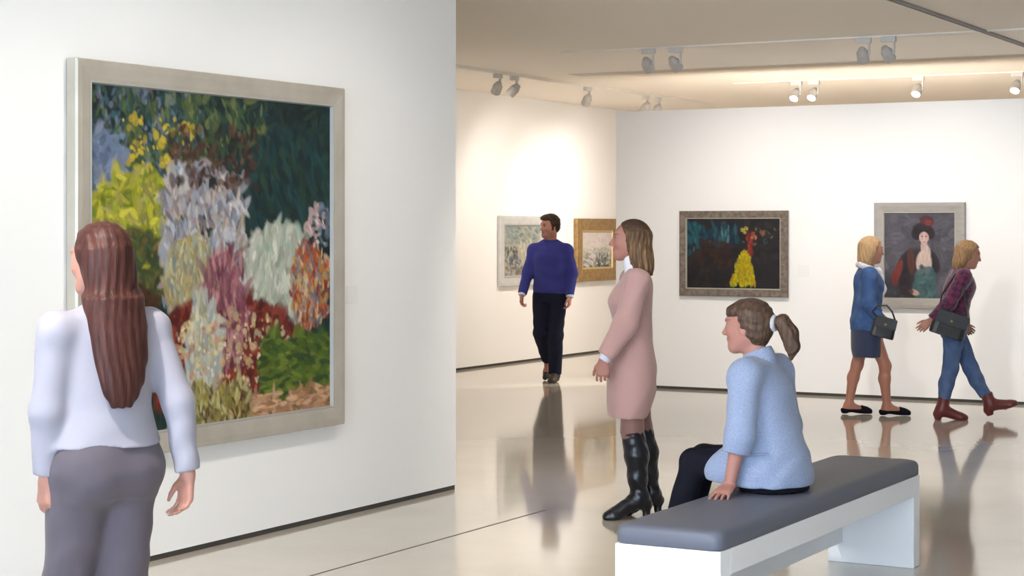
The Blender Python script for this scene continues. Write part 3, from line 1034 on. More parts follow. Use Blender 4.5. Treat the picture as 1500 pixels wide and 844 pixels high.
# ------------------------------------------------------------------ 1. woman in the pink knitted dress, profile to the left
def pink_woman():
    t = person('woman in pale pink long sleeved knit dress and black knee boots, standing in profile', put(927, 10.72), cam_dir(-1, -.04))
    h = .0055
    hc, hs = (.020, 0, 1.580), 1.0
    hR = rot(yaw=-6, pitch=-4)
    skin = (.375, .170, .130)
    T = [(.80, .0, 0, .085, .14), (.88, -.005, 0, .105, .165), (1.02, -.008, 0, .082, .12), (1.14, .0, 0, .092, .130), (1.22, .012, 0, .112, .148),
         (1.30, -.005, 0, .098, .155), (1.365, -.02, 0, .066, .140), (1.41, -.02, 0, .046, .07)]
    armL = [(-.012, .178, 1.352), (.068, .218, 1.110), (.178, .205, .925)]
    armR = [(-.012, -.172, 1.352), (.000, -.215, 1.090), (.05, -.205, .875)]
    legL = [(.01, .085, .86), (.012, .080, .50), (-.030, .075, .13)]
    legR = [(-.01, -.085, .86), (-.055, -.080, .50), (-.115, -.080, .13)]
    s = Sdf()
    s.local(head_shape(), hc, hR, hs)
    neck(s, hc, hR, hs, (-.025, 0, 1.40), .049)
    s.loft(T)
    for A, sg in ((armL, 1), (armR, -1)):
        s.chain(A, (.046, .036, .026), .03)
        hand(s, np.array(A[2]) + (.004, 0, -.01), (.10, -.04 * sg, -1), (.25, sg, 0), (1, 0, 0), .98, curl=(24, 30, 22))
    for Lg in (legL, legR):
        s.chain(Lg, (.085, .050, .034), .03)
        foot(s, Lg[2], (1, .10, 0), heel=.05, L=.22)
    body_mesh('body', s, h, t, hc, hR, hs, skin)
    # tights, visible between the hem and the boots
    s = Sdf()
    for Lg in (legL, legR):
        s.chain([Lg[0], Lg[1], tuple(np.array(Lg[1]) * .8 + np.array(Lg[2]) * .2)], (.092, .062, .058), .03)
    garment('tights', s, .007, mat('brown_tights', (.20, .095, .075), .6, sheen=.2), t)
    # boots
    for Lg, dv in ((legL, (1, .16, 0)), (legR, (1, .12, 0))):
        s = Sdf()
        K, A = np.array(Lg[1]), np.array(Lg[2])
        up = K + (K - A) * .01
        s.chain([up, K * .62 + A * .38 + np.array((-.010, 0, 0)), K * .28 + A * .72, A], (.068, .066, .053, .045), .03)
        foot(s, A, dv, L=.25, grow=.008, heel=.05)
        s.seg(A + (-.036, 0, -.06), A + (-.040, 0, -.118), .026, .021, .01, cap=.008)
        top = up[2]
        s.add(lambda x, y, z, z0=top, a=up: np.maximum(z0 - z, np.sqrt((x - a[0]) ** 2 + (y - a[1]) ** 2) - .12), (up[0] - .12, up[1] - .12, top), (up[0] + .12, up[1] + .12, top + .12), .004, 's')
        garment('boot', s, .0055, leather_black, t, warp=lambda x, y, z: .0016 * np.sin(z * 95 + 5 * np.sin(x * 25 + y * 31)) * (z < .52))
    # dress
    knit = mat('pale_pink_knit', (.45, .262, .24), .9, sheen=.25, spec=.2, bump=((210, 210, 120), .35, .003))
    s = Sdf()
    s.loft([(.575, .030, 0, .112, .185), (.64, .022, 0, .130, .195), (.74, .008, 0, .142, .200), (.82, .006, 0, .143, .198), (.92, .0, 0, .128, .182),
            (1.02, .0, 0, .112, .160), (1.14, .004, 0, .115, .160), (1.23, .016, 0, .130, .170), (1.31, -.002, 0, .112, .172), (1.375, -.022, 0, .080, .150), (1.425, -.024, 0, .058, .078)], k=.03)
    for A, sg in ((armL, 1), (armR, -1)):
        a, b, c = (np.array(q) for q in A)
        c2 = b * .07 + c * .93
        s.chain([a, b, c2], (.068, .068, .052), .03, cap=.004)
        s.seg(a + (0, -.06 * sg, .012), a, .050, .060, .04)
    garment('dress', s, h, knit, t, warp=folds(.0030, 30, 1.0, (.9, .3, .7)))
    # lilac cuffs of the blouse
    cuff_m = mat('lilac_white_cotton', (.60, .58, .68), .8)
    for A in (armL, armR):
        s = Sdf()
        b, c = np.array(A[1]), np.array(A[2])
        s.seg(b * .09 + c * .91, c + (c - b) * .08, .037, .035, .01, cap=.002)
        garment('blouse_cuff', s, .0055, cuff_m, t)
    # white turtleneck collar
    s = Sdf()
    nb = np.array((-.018, 0, 1.41)); nt_ = np.array((.000, 0, 1.497))
    s.seg(nb, nt_, .066, .063, .01, cap=.004)
    garment('collar', s, .005, mat('white_cotton', (.74, .74, .78), .85), t, warp=folds(.003, 60, 2))
    # bob
    s = Sdf(); q = Sdf()
    q.ell((-.022, 0, .034), (.104, .088, .094), .02)
    q.loft([(-.188, -.094, 0, .050, .084), (-.14, -.080, 0, .070, .100), (-.06, -.056, 0, .084, .104), (.0, -.036, 0, .088, .098), (.05, -.026, 0, .092, .090)], k=.03)
    q.add(lambda x, y, z: np.maximum(np.maximum(.018 + .55 * (z - .02) * (z > .02) - .25 * (z + .02) * (z < -.02) * -1 - x, z - .092), -.2 - z), (-.02, -.14, -.2), (.14, .14, .10), .012, 's')
    s.local(q, hc, hR, hs)
    garment('hair', s, .005, mat('bronde_hair', (.105, .058, .030), .5, spec=.2, noise=((75, 75, 6), (.30, .175, .085), .42, .68), bump=((130, 130, 8), .55, .006)), t,
            warp=lambda x, y, z: .004 * np.sin(np.arctan2(y - hc[1], x - hc[0]) * 26 + 3 * np.sin(z * 22)) * (z < 1.62))
    # dark roots grown out over fair lengths
    hn = bpy.data.materials['bronde_hair'].node_tree
    pb = hn.nodes['Principled BSDF']
    src = pb.inputs['Base Color'].links[0].from_socket
    tg = hn.nodes.new('ShaderNodeTexCoord')
    sp = hn.nodes.new('ShaderNodeSeparateXYZ')
    hn.links.new(tg.outputs['Generated'], sp.inputs['Vector'])
    mr = hn.nodes.new('ShaderNodeMapRange')
    mr.inputs['From Min'].default_value = .60
    mr.inputs['From Max'].default_value = .92
    hn.links.new(sp.outputs['Z'], mr.inputs['Value'])
    mx = hn.nodes.new('ShaderNodeMix')
    mx.data_type = 'RGBA'
    mx.inputs[7].default_value = (.050, .028, .018, 1)
    hn.links.new(mr.outputs['Result'], mx.inputs[0])
    hn.links.new(src, mx.inputs[6])
    hn.links.new(mx.outputs[2], pb.inputs['Base Color'])
    return t


# ------------------------------------------------------------------ 2. woman seated on the bench, seen from behind her left shoulder
def seated_woman():
    o = put(1133, 8.10)
    t = person('seated woman with ponytail in light blue jacket and black trousers, hand on the bench', (o[0], o[1], 0), Vector((-1, .03, 0)))
    h = .0055
    hc, hs = (.125, 0, 1.222), .98
    hR = rot(yaw=4, pitch=2)
    skin = (.37, .170, .135)
    zs = .521
    hipz = zs + .088
    T = [(zs + .02, .0, 0, .12, .165), (hipz, .0, 0, .125, .17), (.74, .012, 0, .090, .130), (.85, .035, 0, .095, .138), (.93, .055, 0, .110, .150),
         (1.0, .062, 0, .090, .150), (1.045, .064, 0, .062, .13), (1.075, .068, 0, .045, .06)]
    armL = [(.058, .170, 1.022), (.050, .245, .775), (.085, .262, .585)]
    armR = [(.058, -.170, 1.022), (.035, -.245, .775), (.06, -.262, .585)]
    legL = [(.02, .085, hipz + .005), (.335, .095, .628), (.475, .10, .13)]
    legR = [(.02, -.085, hipz + .005), (.365, -.075, .628), (.50, -.08, .13)]
    s = Sdf()
    s.local(head_shape(), hc, hR, hs)
    neck(s, hc, hR, hs, (.066, 0, 1.06), .049)
    s.loft(T)
    s.chain(armL, (.044, .037, .026), .03)
    hand(s, np.array(armL[2]) + (.004, 0, -.022), (-.05, .95, -.24), (0, .15, 1), (1, .1, 0), .98, curl=(6, 8, 6), spread=.6)
    # keep the palm flat on the seat: the wrist bends, the hand lies on the pad
    s.chain(armR, (.044, .037, .026), .03)
    hand(s, np.array(armR[2]) + (.004, 0, -.022), (-.05, -.95, -.24), (0, -.15, 1), (1, -.1, 0), .98, curl=(6, 8, 6), spread=.6)
    for Lg in (legL, legR):
        s.chain(Lg, (.088, .055, .036), .03)
        foot(s, Lg[2], (1, 0, 0), heel=.05)
    body_mesh('body', s, h, t, hc, hR, hs, skin)
    # trousers
    s = Sdf()
    s.loft([(zs + .002, -.01, 0, .14, .185), (hipz + .02, -.005, 0, .135, .182), (.72, .01, 0, .105, .145)], k=.03)
    for Lg in (legL, legR):
        s.chain([Lg[0], Lg[1], tuple(np.array(Lg[1]) * .45 + np.array(Lg[2]) * .55), tuple(np.array(Lg[1]) * .1 + np.array(Lg[2]) * .9)], (.094, .058, .060, .058), .025, cap=.01)
    # the seat flattens what rests on it
    s.add(lambda x, y, z: np.maximum(z - zs, np.maximum(x - .22, -.3 - x)) + 0 * y, (-.3, -.3, .38), (.22, .3, zs), .006, 's')
    garment('trousers', s, .006, black_cloth, t, warp=folds(.003, 40, .4))
    for Lg in (legL, legR):
        s = Sdf()
        s.seg(tuple(np.array(Lg[1]) * .25 + np.array(Lg[2]) * .75), Lg[2], .050, .044, .02)
        foot(s, Lg[2], (1, 0, 0), grow=.008, heel=.05, L=.245)
        A = np.array(Lg[2])
        s.seg(A + (-.036, 0, -.06), A + (-.038, 0, -.118), .026, .024, .01, cap=.008)
        garment('ankle_boot', s, .006, leather_black, t)
    # jacket
    jk = mat('light_blue_woven_wool', (.20, .245, .37), .9, sheen=.15, spec=.2, noise=((160, 160, 220), (.28, .32, .44), .35, .65), bump=((320, 320, 320), .3, .002))
    s = Sdf()
    s.loft([(.535, .020, 0, .185, .225), (.60, .012, 0, .178, .215), (.68, .012, 0, .160, .195), (.77, .022, 0, .138, .175), (.86, .040, 0, .130, .172), (.94, .058, 0, .132, .178),
            (1.01, .064, 0, .108, .178), (1.06, .066, 0, .078, .150), (1.10, .070, 0, .058, .072)], k=.03)
    # front skirt of the jacket spread over the lap
    s.chain([(.02, .095, .612), (.13, .105, .620), (.185, .115, .600)], (.110, .094, .080), .03)
    s.chain([(.02, -.095, .612), (.13, -.10, .620), (.18, -.11, .600)], (.110, .094, .080), .03)
    a, b, c = (np.array(q) for q in armL)
    s.chain([a, b, b * .62 + c * .38], (.070, .064, .060), .03, cap=.004)
    s.seg(a + (0, -.05, .012), a, .06, .068, .04)
    a2, b2, c2 = (np.array(q) for q in armR)
    s.chain([a2, b2, b2 * .62 + c2 * .38], (.070, .064, .060), .03, cap=.004)
    s.seg(a2 + (0, .05, .012), a2, .06, .068, .04)
    s.add(lambda x, y, z: np.maximum(z - .548 - .06 * np.maximum(x - .0, 0) , 0 * x - .1) + 0 * y, (-.3, -.4, .40), (.5, .4, .57), .004, 's')
    jacket = garment('jacket', s, h, jk, t, warp=folds(.0035, 34, 2.2, (.6, .4, .8)))
    # low pocket welt on the left side
    s = Sdf()
    s.seg((-.060, .205, .700), (.03, .218, .690), .006, .006, .002)
    garment('pocket_welt', s, .004, mat('jacket_trim', (.19, .23, .34), .9), jacket)
    # collar stand
    s = Sdf()
    s.seg((.062, 0, 1.078), (.078, 0, 1.118), .074, .066, .01, cap=.002)
    garment('jacket_collar', s, .005, jk, jacket, warp=folds(.002, 50, 1))
    # hair: cap, fringe, ponytail
    s = Sdf(); q = Sdf()
    q.ell((-.020, 0, .036), (.108, .087, .094), .02)
    q.ell((-.045, 0, -.02), (.070, .074, .075), .03)
    q.add(lambda x, y, z: np.maximum(np.maximum(.008 - x + .30 * np.maximum(z - .01, 0), z - .055 - .25 * np.maximum(.09 - x, 0) * 0), -.2 - z), (-.02, -.14, -.2), (.14, .14, .06), .012, 's')
    q.ell((.040, .030, .070), (.044, .042, .030), .015)
    q.ell((.040, -.030, .070), (.044, .042, .030), .015)
    s.local(q, hc, hR, hs)
    hair = garment('hair', s, .005, hair_brown, t, warp=lambda x, y, z: .0022 * np.sin(z * 170 + x * 60 + 3 * np.sin(x * 40)))
    s = Sdf()
    p0 = np.array(hc) + hR @ np.array((-.125, 0, .012))
    s.chain([p0, p0 + (-.040, 0, .008), p0 + (-.070, 0, -.040), p0 + (-.085, 0, -.095), p0 + (-.080, 0, -.150)], (.020, .030, .036, .030, .009), .02)
    garment('ponytail', s, .005, hair_brown, hair, warp=lambda x, y, z: .003 * np.sin(y * 260 + 2 * np.sin(z * 40)))
    s = Sdf()
    p1 = np.array(hc) + hR @ np.array((-.122, 0, .014))
    for k in range(10):
        a0, a1 = 2 * math.pi * k / 10, 2 * math.pi * (k + 1) / 10
        f = lambda a: p1 + np.array((-.004, math.cos(a) * .027, math.sin(a) * .027))
        s.seg(f(a0), f(a1), .010, .010, .004)
    garment('hair_tie', s, .004, mat('grey_white_scrunchie', (.45, .44, .46), .8), hair)
    return t


# ------------------------------------------------------------------ 3. man in the blue sweater, walking towards us, head turned to his right
def man():
    t = person('man in royal blue sweater and dark trousers walking past the far paintings', put(806, 20.15), cam_dir(-.32, -1))
    h = .007
    hc, hs = (.02, 0, 1.672), 1.03
    hR = rot(yaw=-42, pitch=3)
    skin = (.40, .17, .12)
    T = [(.86, 0, 0, .095, .15), (.94, 0, 0, .110, .168), (1.08, .0, 0, .100, .150), (1.22, .008, 0, .112, .165), (1.33, .008, 0, .118, .180), (1.42, -.005, 0, .095, .165),
         (1.475, -.012, 0, .066, .15), (1.52, -.01, 0, .05, .07)]
    armL = [(-.005, .182, 1.425), (-.035, .235, 1.165), (.055, .235, .925)]
    armR = [(-.005, -.182, 1.425), (.050, -.240, 1.165), (.155, -.270, .945)]
    legL = [(.0, .085, .92), (.045, .075, .50), (.02, .06, .085)]
    legR = [(.0, -.090, .92), (.02, -.105, .52), (-.29, -.11, .20)]
    s = Sdf()
    s.local(head_shape(True), hc, hR, hs)
    neck(s, hc, hR, hs, (-.012, 0, 1.51), .057)
    s.loft(T)
    for A, sg in ((armL, 1), (armR, -1)):
        s.chain(A, (.053, .043, .030), .03)
        hand(s, A[2], (.25, 0, -1), (0, sg, 0), (1, 0, 0), 1.06, curl=(26, 34, 24))
    for Lg in (legL, legR):
        s.chain(Lg, (.095, .056, .040), .03)
    foot(s, legL[2], (1, .1, 0), L=.26)
    s.seg(legR[2], (-.22, -.11, .06), .042, .03, .03)
    body_mesh('body', s, h, t, hc, hR, hs, skin, stubble=(.16, .10, .08))
    s = Sdf()
    s.loft([(.86, 0, 0, .115, .170), (.95, 0, 0, .122, .178), (1.06, .0, 0, .112, .162)], k=.03)
    s.chain([legL[0], legL[1], tuple(np.array(legL[2]) + (0, 0, .0))], (.105, .078, .072), .03, cap=0)
    s.chain([legR[0], legR[1], tuple(np.array(legR[1]) * .06 + np.array(legR[2]) * .94)], (.105, .076, .066), .03, cap=0)
    garment('trousers', s, .007, navy_trouser, t, warp=folds(.004, 34, .7))
    s = Sdf()
    s.seg(np.array(legL[2]) + (0, 0, .03), legL[2], .044, .044, .02)
    foot(s, legL[2], (1, .1, 0), L=.275, grow=.010)
    garment('shoe', s, .006, leather_brown, t)
    s = Sdf()
    a = np.array(legR[2])
    s.seg(a + (-.035, 0, .0), (-.255, -.11, .055), .046, .042, .03)
    s.seg((-.275, -.11, .09), (-.175, -.11, .032), .046, .03, .03)
    garment('shoe', s, .006, leather_brown, t)
    bl = mat('royal_blue_knit', (.034, .036, .185), .9, sheen=.1, spec=.15, bump=((200, 200, 150), .3, .003))
    s = Sdf()
    s.loft([(.955, 0, 0, .128, .186), (1.0, .0, 0, .134, .192), (1.10, .002, 0, .128, .182), (1.22, .010, 0, .130, .188), (1.33, .010, 0, .134, .196), (1.42, -.004, 0, .110, .176),
            (1.475, -.012, 0, .084, .150), (1.535, -.008, 0, .066, .080)], k=.03)
    for A, sg in ((armL, 1), (armR, -1)):
        a, b, c = (np.array(q) for q in A)
        s.chain([a, b, b * .05 + c * .95], (.064, .062, .048), .03, cap=.004)
        s.seg(a + (0, -.08 * sg, .030), a, .046, .058, .05)
    garment('sweater', s, h, bl, t, warp=folds(.005, 28, .3, (.6, .6, .8)))
    cuff_m = mat('pale_blue_cotton', (.55, .60, .72), .8)
    for A in (armL, armR):
        s = Sdf()
        s.seg(np.array(A[1]) * .06 + np.array(A[2]) * .94, np.array(A[2]) + (.005, 0, -.012), .041, .039, .01, cap=.002)
        garment('shirt_cuff', s, .006, cuff_m, t)
    s = Sdf(); q = Sdf()
    q.ell((-.018, 0, .042), (.104, .086, .094), .02)
    q.ell((-.05, 0, -.01), (.062, .072, .066), .03)
    q.ell((.045, 0, .092), (.055, .062, .034), .02)
    q.seg((.006, .075, .02), (.010, .073, -.038), .012, .008, .02)
    q.seg((.006, -.075, .02), (.010, -.073, -.038), .012, .008, .02)
    q.add(lambda x, y, z: np.maximum(np.maximum(.022 - x + .3 * np.maximum(z - .02, 0), z - .068), -.2 - z), (-.02, -.14, -.2), (.14, .14, .07), .012, 's')
    s.local(q, hc, hR, hs)
    garment('hair', s, .006, hair_dark, t, warp=lambda x, y, z: .005 * np.sin(x * 120 + 4 * np.sin(z * 60)) * np.sin(y * 110 + z * 70))
    return t


# ------------------------------------------------------------------ 4. blond woman in blue jacket and skirt, walking right
def blond_woman():
    t = person('blond woman in blue jacket, navy skirt and black flat shoes walking right', put(1270, 16.58), cam_dir(1, -.05))
    h = .0065
    hc, hs = (.045, 0, 1.455), .96
    hR = rot(yaw=8, pitch=4)
    skin = (.38, .18, .13)
    T = [(.74, 0, 0, .09, .14), (.82, -.005, 0, .110, .165), (.95, .0, 0, .090, .128), (1.07, .008, 0, .098, .135), (1.14, .018, 0, .115, .150), (1.21, .008, 0, .10, .155),
         (1.265, .0, 0, .066, .14), (1.305, .004, 0, .048, .068)]
    armR = [(.0, -.175, 1.245), (-.02, -.215, 1.00), (.085, -.225, .845)]
    armL = [(.0, .175, 1.245), (-.015, .215, 1.00), (.15, .20, .87)]
    legR = [(.0, -.080, .80), (.150, -.07, .44), (.168, -.06, .085)]
    legL = [(.0, .080, .80), (-.075, .075, .44), (-.150, .07, .085)]
    s = Sdf()
    s.local(head_shape(), hc, hR, hs)
    neck(s, hc, hR, hs, (.002, 0, 1.295), .048)
    s.loft(T)
    for A, sg in ((armL, 1), (armR, -1)):
        s.chain(A, (.043, .036, .026), .03)
        hand(s, A[2], (.5, 0, -1), (.2, sg, .1), (1, 0, .4), .96, curl=(40, 50, 35))
    for Lg in (legL, legR):
        s.chain([Lg[0], Lg[1], tuple(np.array(Lg[1]) * .68 + np.array(Lg[2]) * .32 + np.array((-.012, 0, 0))), Lg[2]], (.085, .050, .050, .033), .03)
        foot(s, Lg[2], (1, 0, 0), L=.225)
    def legs(V, C):
        m = (V[:, 2] < .7)[:, None]
        C[:] = np.where(m, np.array((.40, .17, .11)), C)
    body_mesh('body', s, h, t, hc, hR, hs, skin, extra=legs)
    for Lg in (legR, legL):
        s = Sdf()
        foot(s, Lg[2], (1, 0, 0), L=.24, grow=.007)
        A = np.array(Lg[2])
        s.add(lambda x, y, z, A=A: np.maximum(np.maximum(.048 + .10 * np.maximum(A[0] - x, 0) - z, x - A[0] - .105), np.sqrt((x - A[0]) ** 2 + (y - A[1]) ** 2) - .3), (A[0] - .3, A[1] - .3, .045), (A[0] + .3, A[1] + .3, .3), .008, 's')
        garment('shoe', s, .0055, black_cloth, t)
    s = Sdf()
    s.loft([(.515, .005, 0, .128, .180), (.60, .003, 0, .140, .190), (.72, .0, 0, .138, .188), (.82, -.004, 0, .130, .180), (.92, -.002, 0, .112, .152)], k=.03)
    garment('skirt', s, .007, mat('navy_skirt', (.030, .040, .085), .85, sheen=.2), t, warp=folds(.003, 24, .5, (1, .8, .2)))
    s = Sdf()
    s.loft([(.755, .0, 0, .148, .200), (.83, -.002, 0, .146, .196), (.95, .0, 0, .128, .168), (1.07, .010, 0, .128, .168), (1.15, .018, 0, .138, .178), (1.22, .008, 0, .118, .182),
            (1.275, .0, 0, .084, .152), (1.32, .004, 0, .064, .080)], k=.03)
    for A, sg in ((armL, 1), (armR, -1)):
        a, b, c = (np.array(q) for q in A)
        s.chain([a, b, b * .1 + c * .9], (.068, .062, .050), .03, cap=.004)
        s.seg(a + (0, -.06 * sg, .012), a, .050, .060, .04)
    garment('jacket', s, h, jacket_denim, t, warp=folds(.004, 36, .9))
    s = Sdf()
    for k in range(12):
        a0, a1 = 2 * math.pi * k / 12, 2 * math.pi * (k + 1) / 12
        f = lambda a: np.array((.012 + math.cos(a) * .088, math.sin(a) * .095, 1.300 - .03 * math.cos(a)))
        s.seg(f(a0), f(a1), .026, .026, .01)
    s.seg((.095, -.03, 1.28), (.135, -.035, 1.10), .030, .036, .02)
    garment('scarf', s, .006, mat('white_lilac_scarf', (.62, .60, .66), .85), t, warp=folds(.006, 60, 1.2))
    s = Sdf(); q = Sdf()
    q.ell((-.022, 0, .036), (.110, .092, .098), .02)
    q.loft([(-.135, -.055, 0, .058, .082), (-.10, -.052, 0, .076, .098), (-.04, -.044, 0, .086, .104), (.02, -.032, 0, .092, .098), (.05, -.026, 0, .092, .090)], k=.03)
    q.add(lambda x, y, z: np.maximum(np.maximum(.022 - x + .4 * np.maximum(z - .02, 0), z - .080), -.2 - z), (-.02, -.14, -.2), (.14, .14, .09), .012, 's')
    s.local(q, hc, hR, hs)
    garment('hair', s, .006, hair_blond, t, warp=lambda x, y, z: .004 * np.sin(np.arctan2(y, x - hc[0]) * 22 + 3 * np.sin(z * 22)))
    return t


# ------------------------------------------------------------------ 5. woman in the plaid shirt and jeans, striding right
def plaid_woman():
    t = person('woman in plum plaid shirt, blue jeans and oxblood ankle boots striding right', put(1398, 16.2), cam_dir(1, -.06))
    h = .0065
    hc, hs = (.125, 0, 1.420), .96
    hR = rot(yaw=0, pitch=12)
    skin = (.38, .18, .13)
    T = [(.70, -.01, 0, .09, .14), (.80, -.012, 0, .110, .165), (.93, .0, 0, .090, .128), (1.05, .025, 0, .098, .135), (1.13, .048, 0, .115, .150), (1.20, .052, 0, .10, .155),
         (1.255, .055, 0, .066, .14), (1.295, .065, 0, .048, .068)]
    armR = [(.050, -.178, 1.235), (-.085, -.225, 1.01), (-.245, -.235, .860)]
    armL = [(.050, .172, 1.235), (.055, .205, .99), (.10, .20, .80)]
    legR = [(-.012, -.080, .79), (-.045, -.07, .44), (-.115, -.06, .100)]
    legL = [(-.0, .080, .79), (.150, .075, .45), (.318, .07, .135)]
    s = Sdf()
    s.local(head_shape(), hc, hR, hs)
    neck(s, hc, hR, hs, (.062, 0, 1.285), .048)
    s.loft(T)
    for A, sg in ((armL, 1), (armR, -1)):
        s.chain(A, (.043, .036, .026), .03)
    hand(s, armR[2], (-.75, 0, -.65), (0, -1, .2), (-.3, 0, 1), .96, curl=(22, 28, 22))
    hand(s, armL[2], (.7, -.1, -.5), (0, 1, .2), (.3, 0, 1), .96, curl=(30, 40, 30))
    for Lg in (legL, legR):
        s.chain(Lg, (.085, .052, .036), .03)
    foot(s, legR[2], (1, 0, 0), L=.22, heel=.02)
    s.seg(legL[2], (.45, .07, .10), .035, .025, .03)
    body_mesh('body', s, h, t, hc, hR, hs, skin)
    s = Sdf()
    s.loft([(.70, -.008, 0, .10, .15), (.80, -.010, 0, .122, .178), (.93, .0, 0, .104, .142)], k=.03)
    for Lg in (legL, legR):
        a, b, c = (np.array(q) for q in Lg)
        s.chain([a, b, b * .62 + c * .38 + np.array((-.01, 0, 0)), b * .22 + c * .78], (.094, .066, .063, .050), .03, cap=.0)
    garment('jeans', s, .0065, denim, t, warp=folds(.0035, 40, 1.1))
    # boots: the rear one flat on the floor, the front one landing on its heel
    s = Sdf()
    A = np.array(legR[2])
    s.seg(np.array(legR[1]) * .27 + A * .73, A, .054, .048, .02, capa=0)
    foot(s, A, (1, 0, 0), L=.255, grow=.010, heel=.02)
    s.seg(A + (-.034, 0, -.055), A + (-.036, 0, -.094), .034, .030, .01, cap=.005)
    garment('ankle_boot', s, .0055, leather_red, t)
    q = Sdf()
    A = np.array((0, 0, .10))
    q.seg((0, 0, .19), A, .054, .048, .02, capa=0)
    foot(q, A, (1, 0, 0), L=.255, grow=.010, heel=.02)
    q.seg(A + (-.034, 0, -.055), A + (-.036, 0, -.094), .034, .030, .01, cap=.005)
    s = Sdf()
    M = rot(pitch=-22)
    an = np.array(legL[2])
    c = an - M @ A
    c[2] += .0
    s.local(q, c, M)
    garment('ankle_boot', s, .0055, leather_red, t)
    # plaid
    pm = mat('plum_plaid_flannel', (.12, .012, .055), .85, sheen=.3)
    n_t = pm.node_tree
    tcx = n_t.nodes.new('ShaderNodeTexCoord')
    mp = n_t.nodes.new('ShaderNodeMapping')
    mp.inputs['Rotation'].default_value = (0, math.radians(28), 0)
    n_t.links.new(tcx.outputs['Object'], mp.inputs['Vector'])
    ck = n_t.nodes.new('ShaderNodeTexChecker')
    ck.inputs['Scale'].default_value = 25
    ck.inputs['Color1'].default_value = (.125, .010, .055, 1)
    ck.inputs['Color2'].default_value = (.038, .008, .030, 1)
    n_t.links.new(mp.outputs['Vector'], ck.inputs['Vector'])
    n_t.links.new(ck.outputs['Color'], n_t.nodes['Principled BSDF'].inputs['Base Color'])
    s = Sdf()
    s.loft([(.80, -.008, 0, .142, .192), (.90, .0, 0, .128, .172), (.98, .012, 0, .118, .160), (1.06, .028, 0, .126, .165), (1.14, .048, 0, .138, .176), (1.21, .053, 0, .118, .182),
            (1.265, .056, 0, .084, .152), (1.31, .066, 0, .064, .080)], k=.03)
    for A, sg in ((armL, 1), (armR, -1)):
        a, b, c = (np.array(q) for q in A)
        s.chain([a, b, b * .12 + c * .88], (.066, .060, .048), .03, cap=.004)
        s.seg(a + (0, -.06 * sg, .012), a, .050, .060, .04)
    garment('shirt', s, h, pm, t, warp=folds(.004, 34, 1.9))
    s = Sdf(); q = Sdf()
    q.ell((-.022, 0, .036), (.110, .090, .098), .02)
    q.loft([(-.15, -.075, 0, .040, .070), (-.08, -.064, 0, .068, .094), (-.01, -.045, 0, .086, .098), (.05, -.028, 0, .092, .090)], k=.03)
    q.add(lambda x, y, z: np.maximum(np.maximum(.020 - x + .4 * np.maximum(z - .02, 0), z - .080), -.2 - z), (-.02, -.14, -.2), (.14, .14, .09), .012, 's')
    s.local(q, hc, hR, hs)
    garment('hair', s, .006, hair_light, t, warp=lambda x, y, z: .004 * np.sin(np.arctan2(y, x - hc[0]) * 22 + 3 * np.sin(z * 22)))
    return t


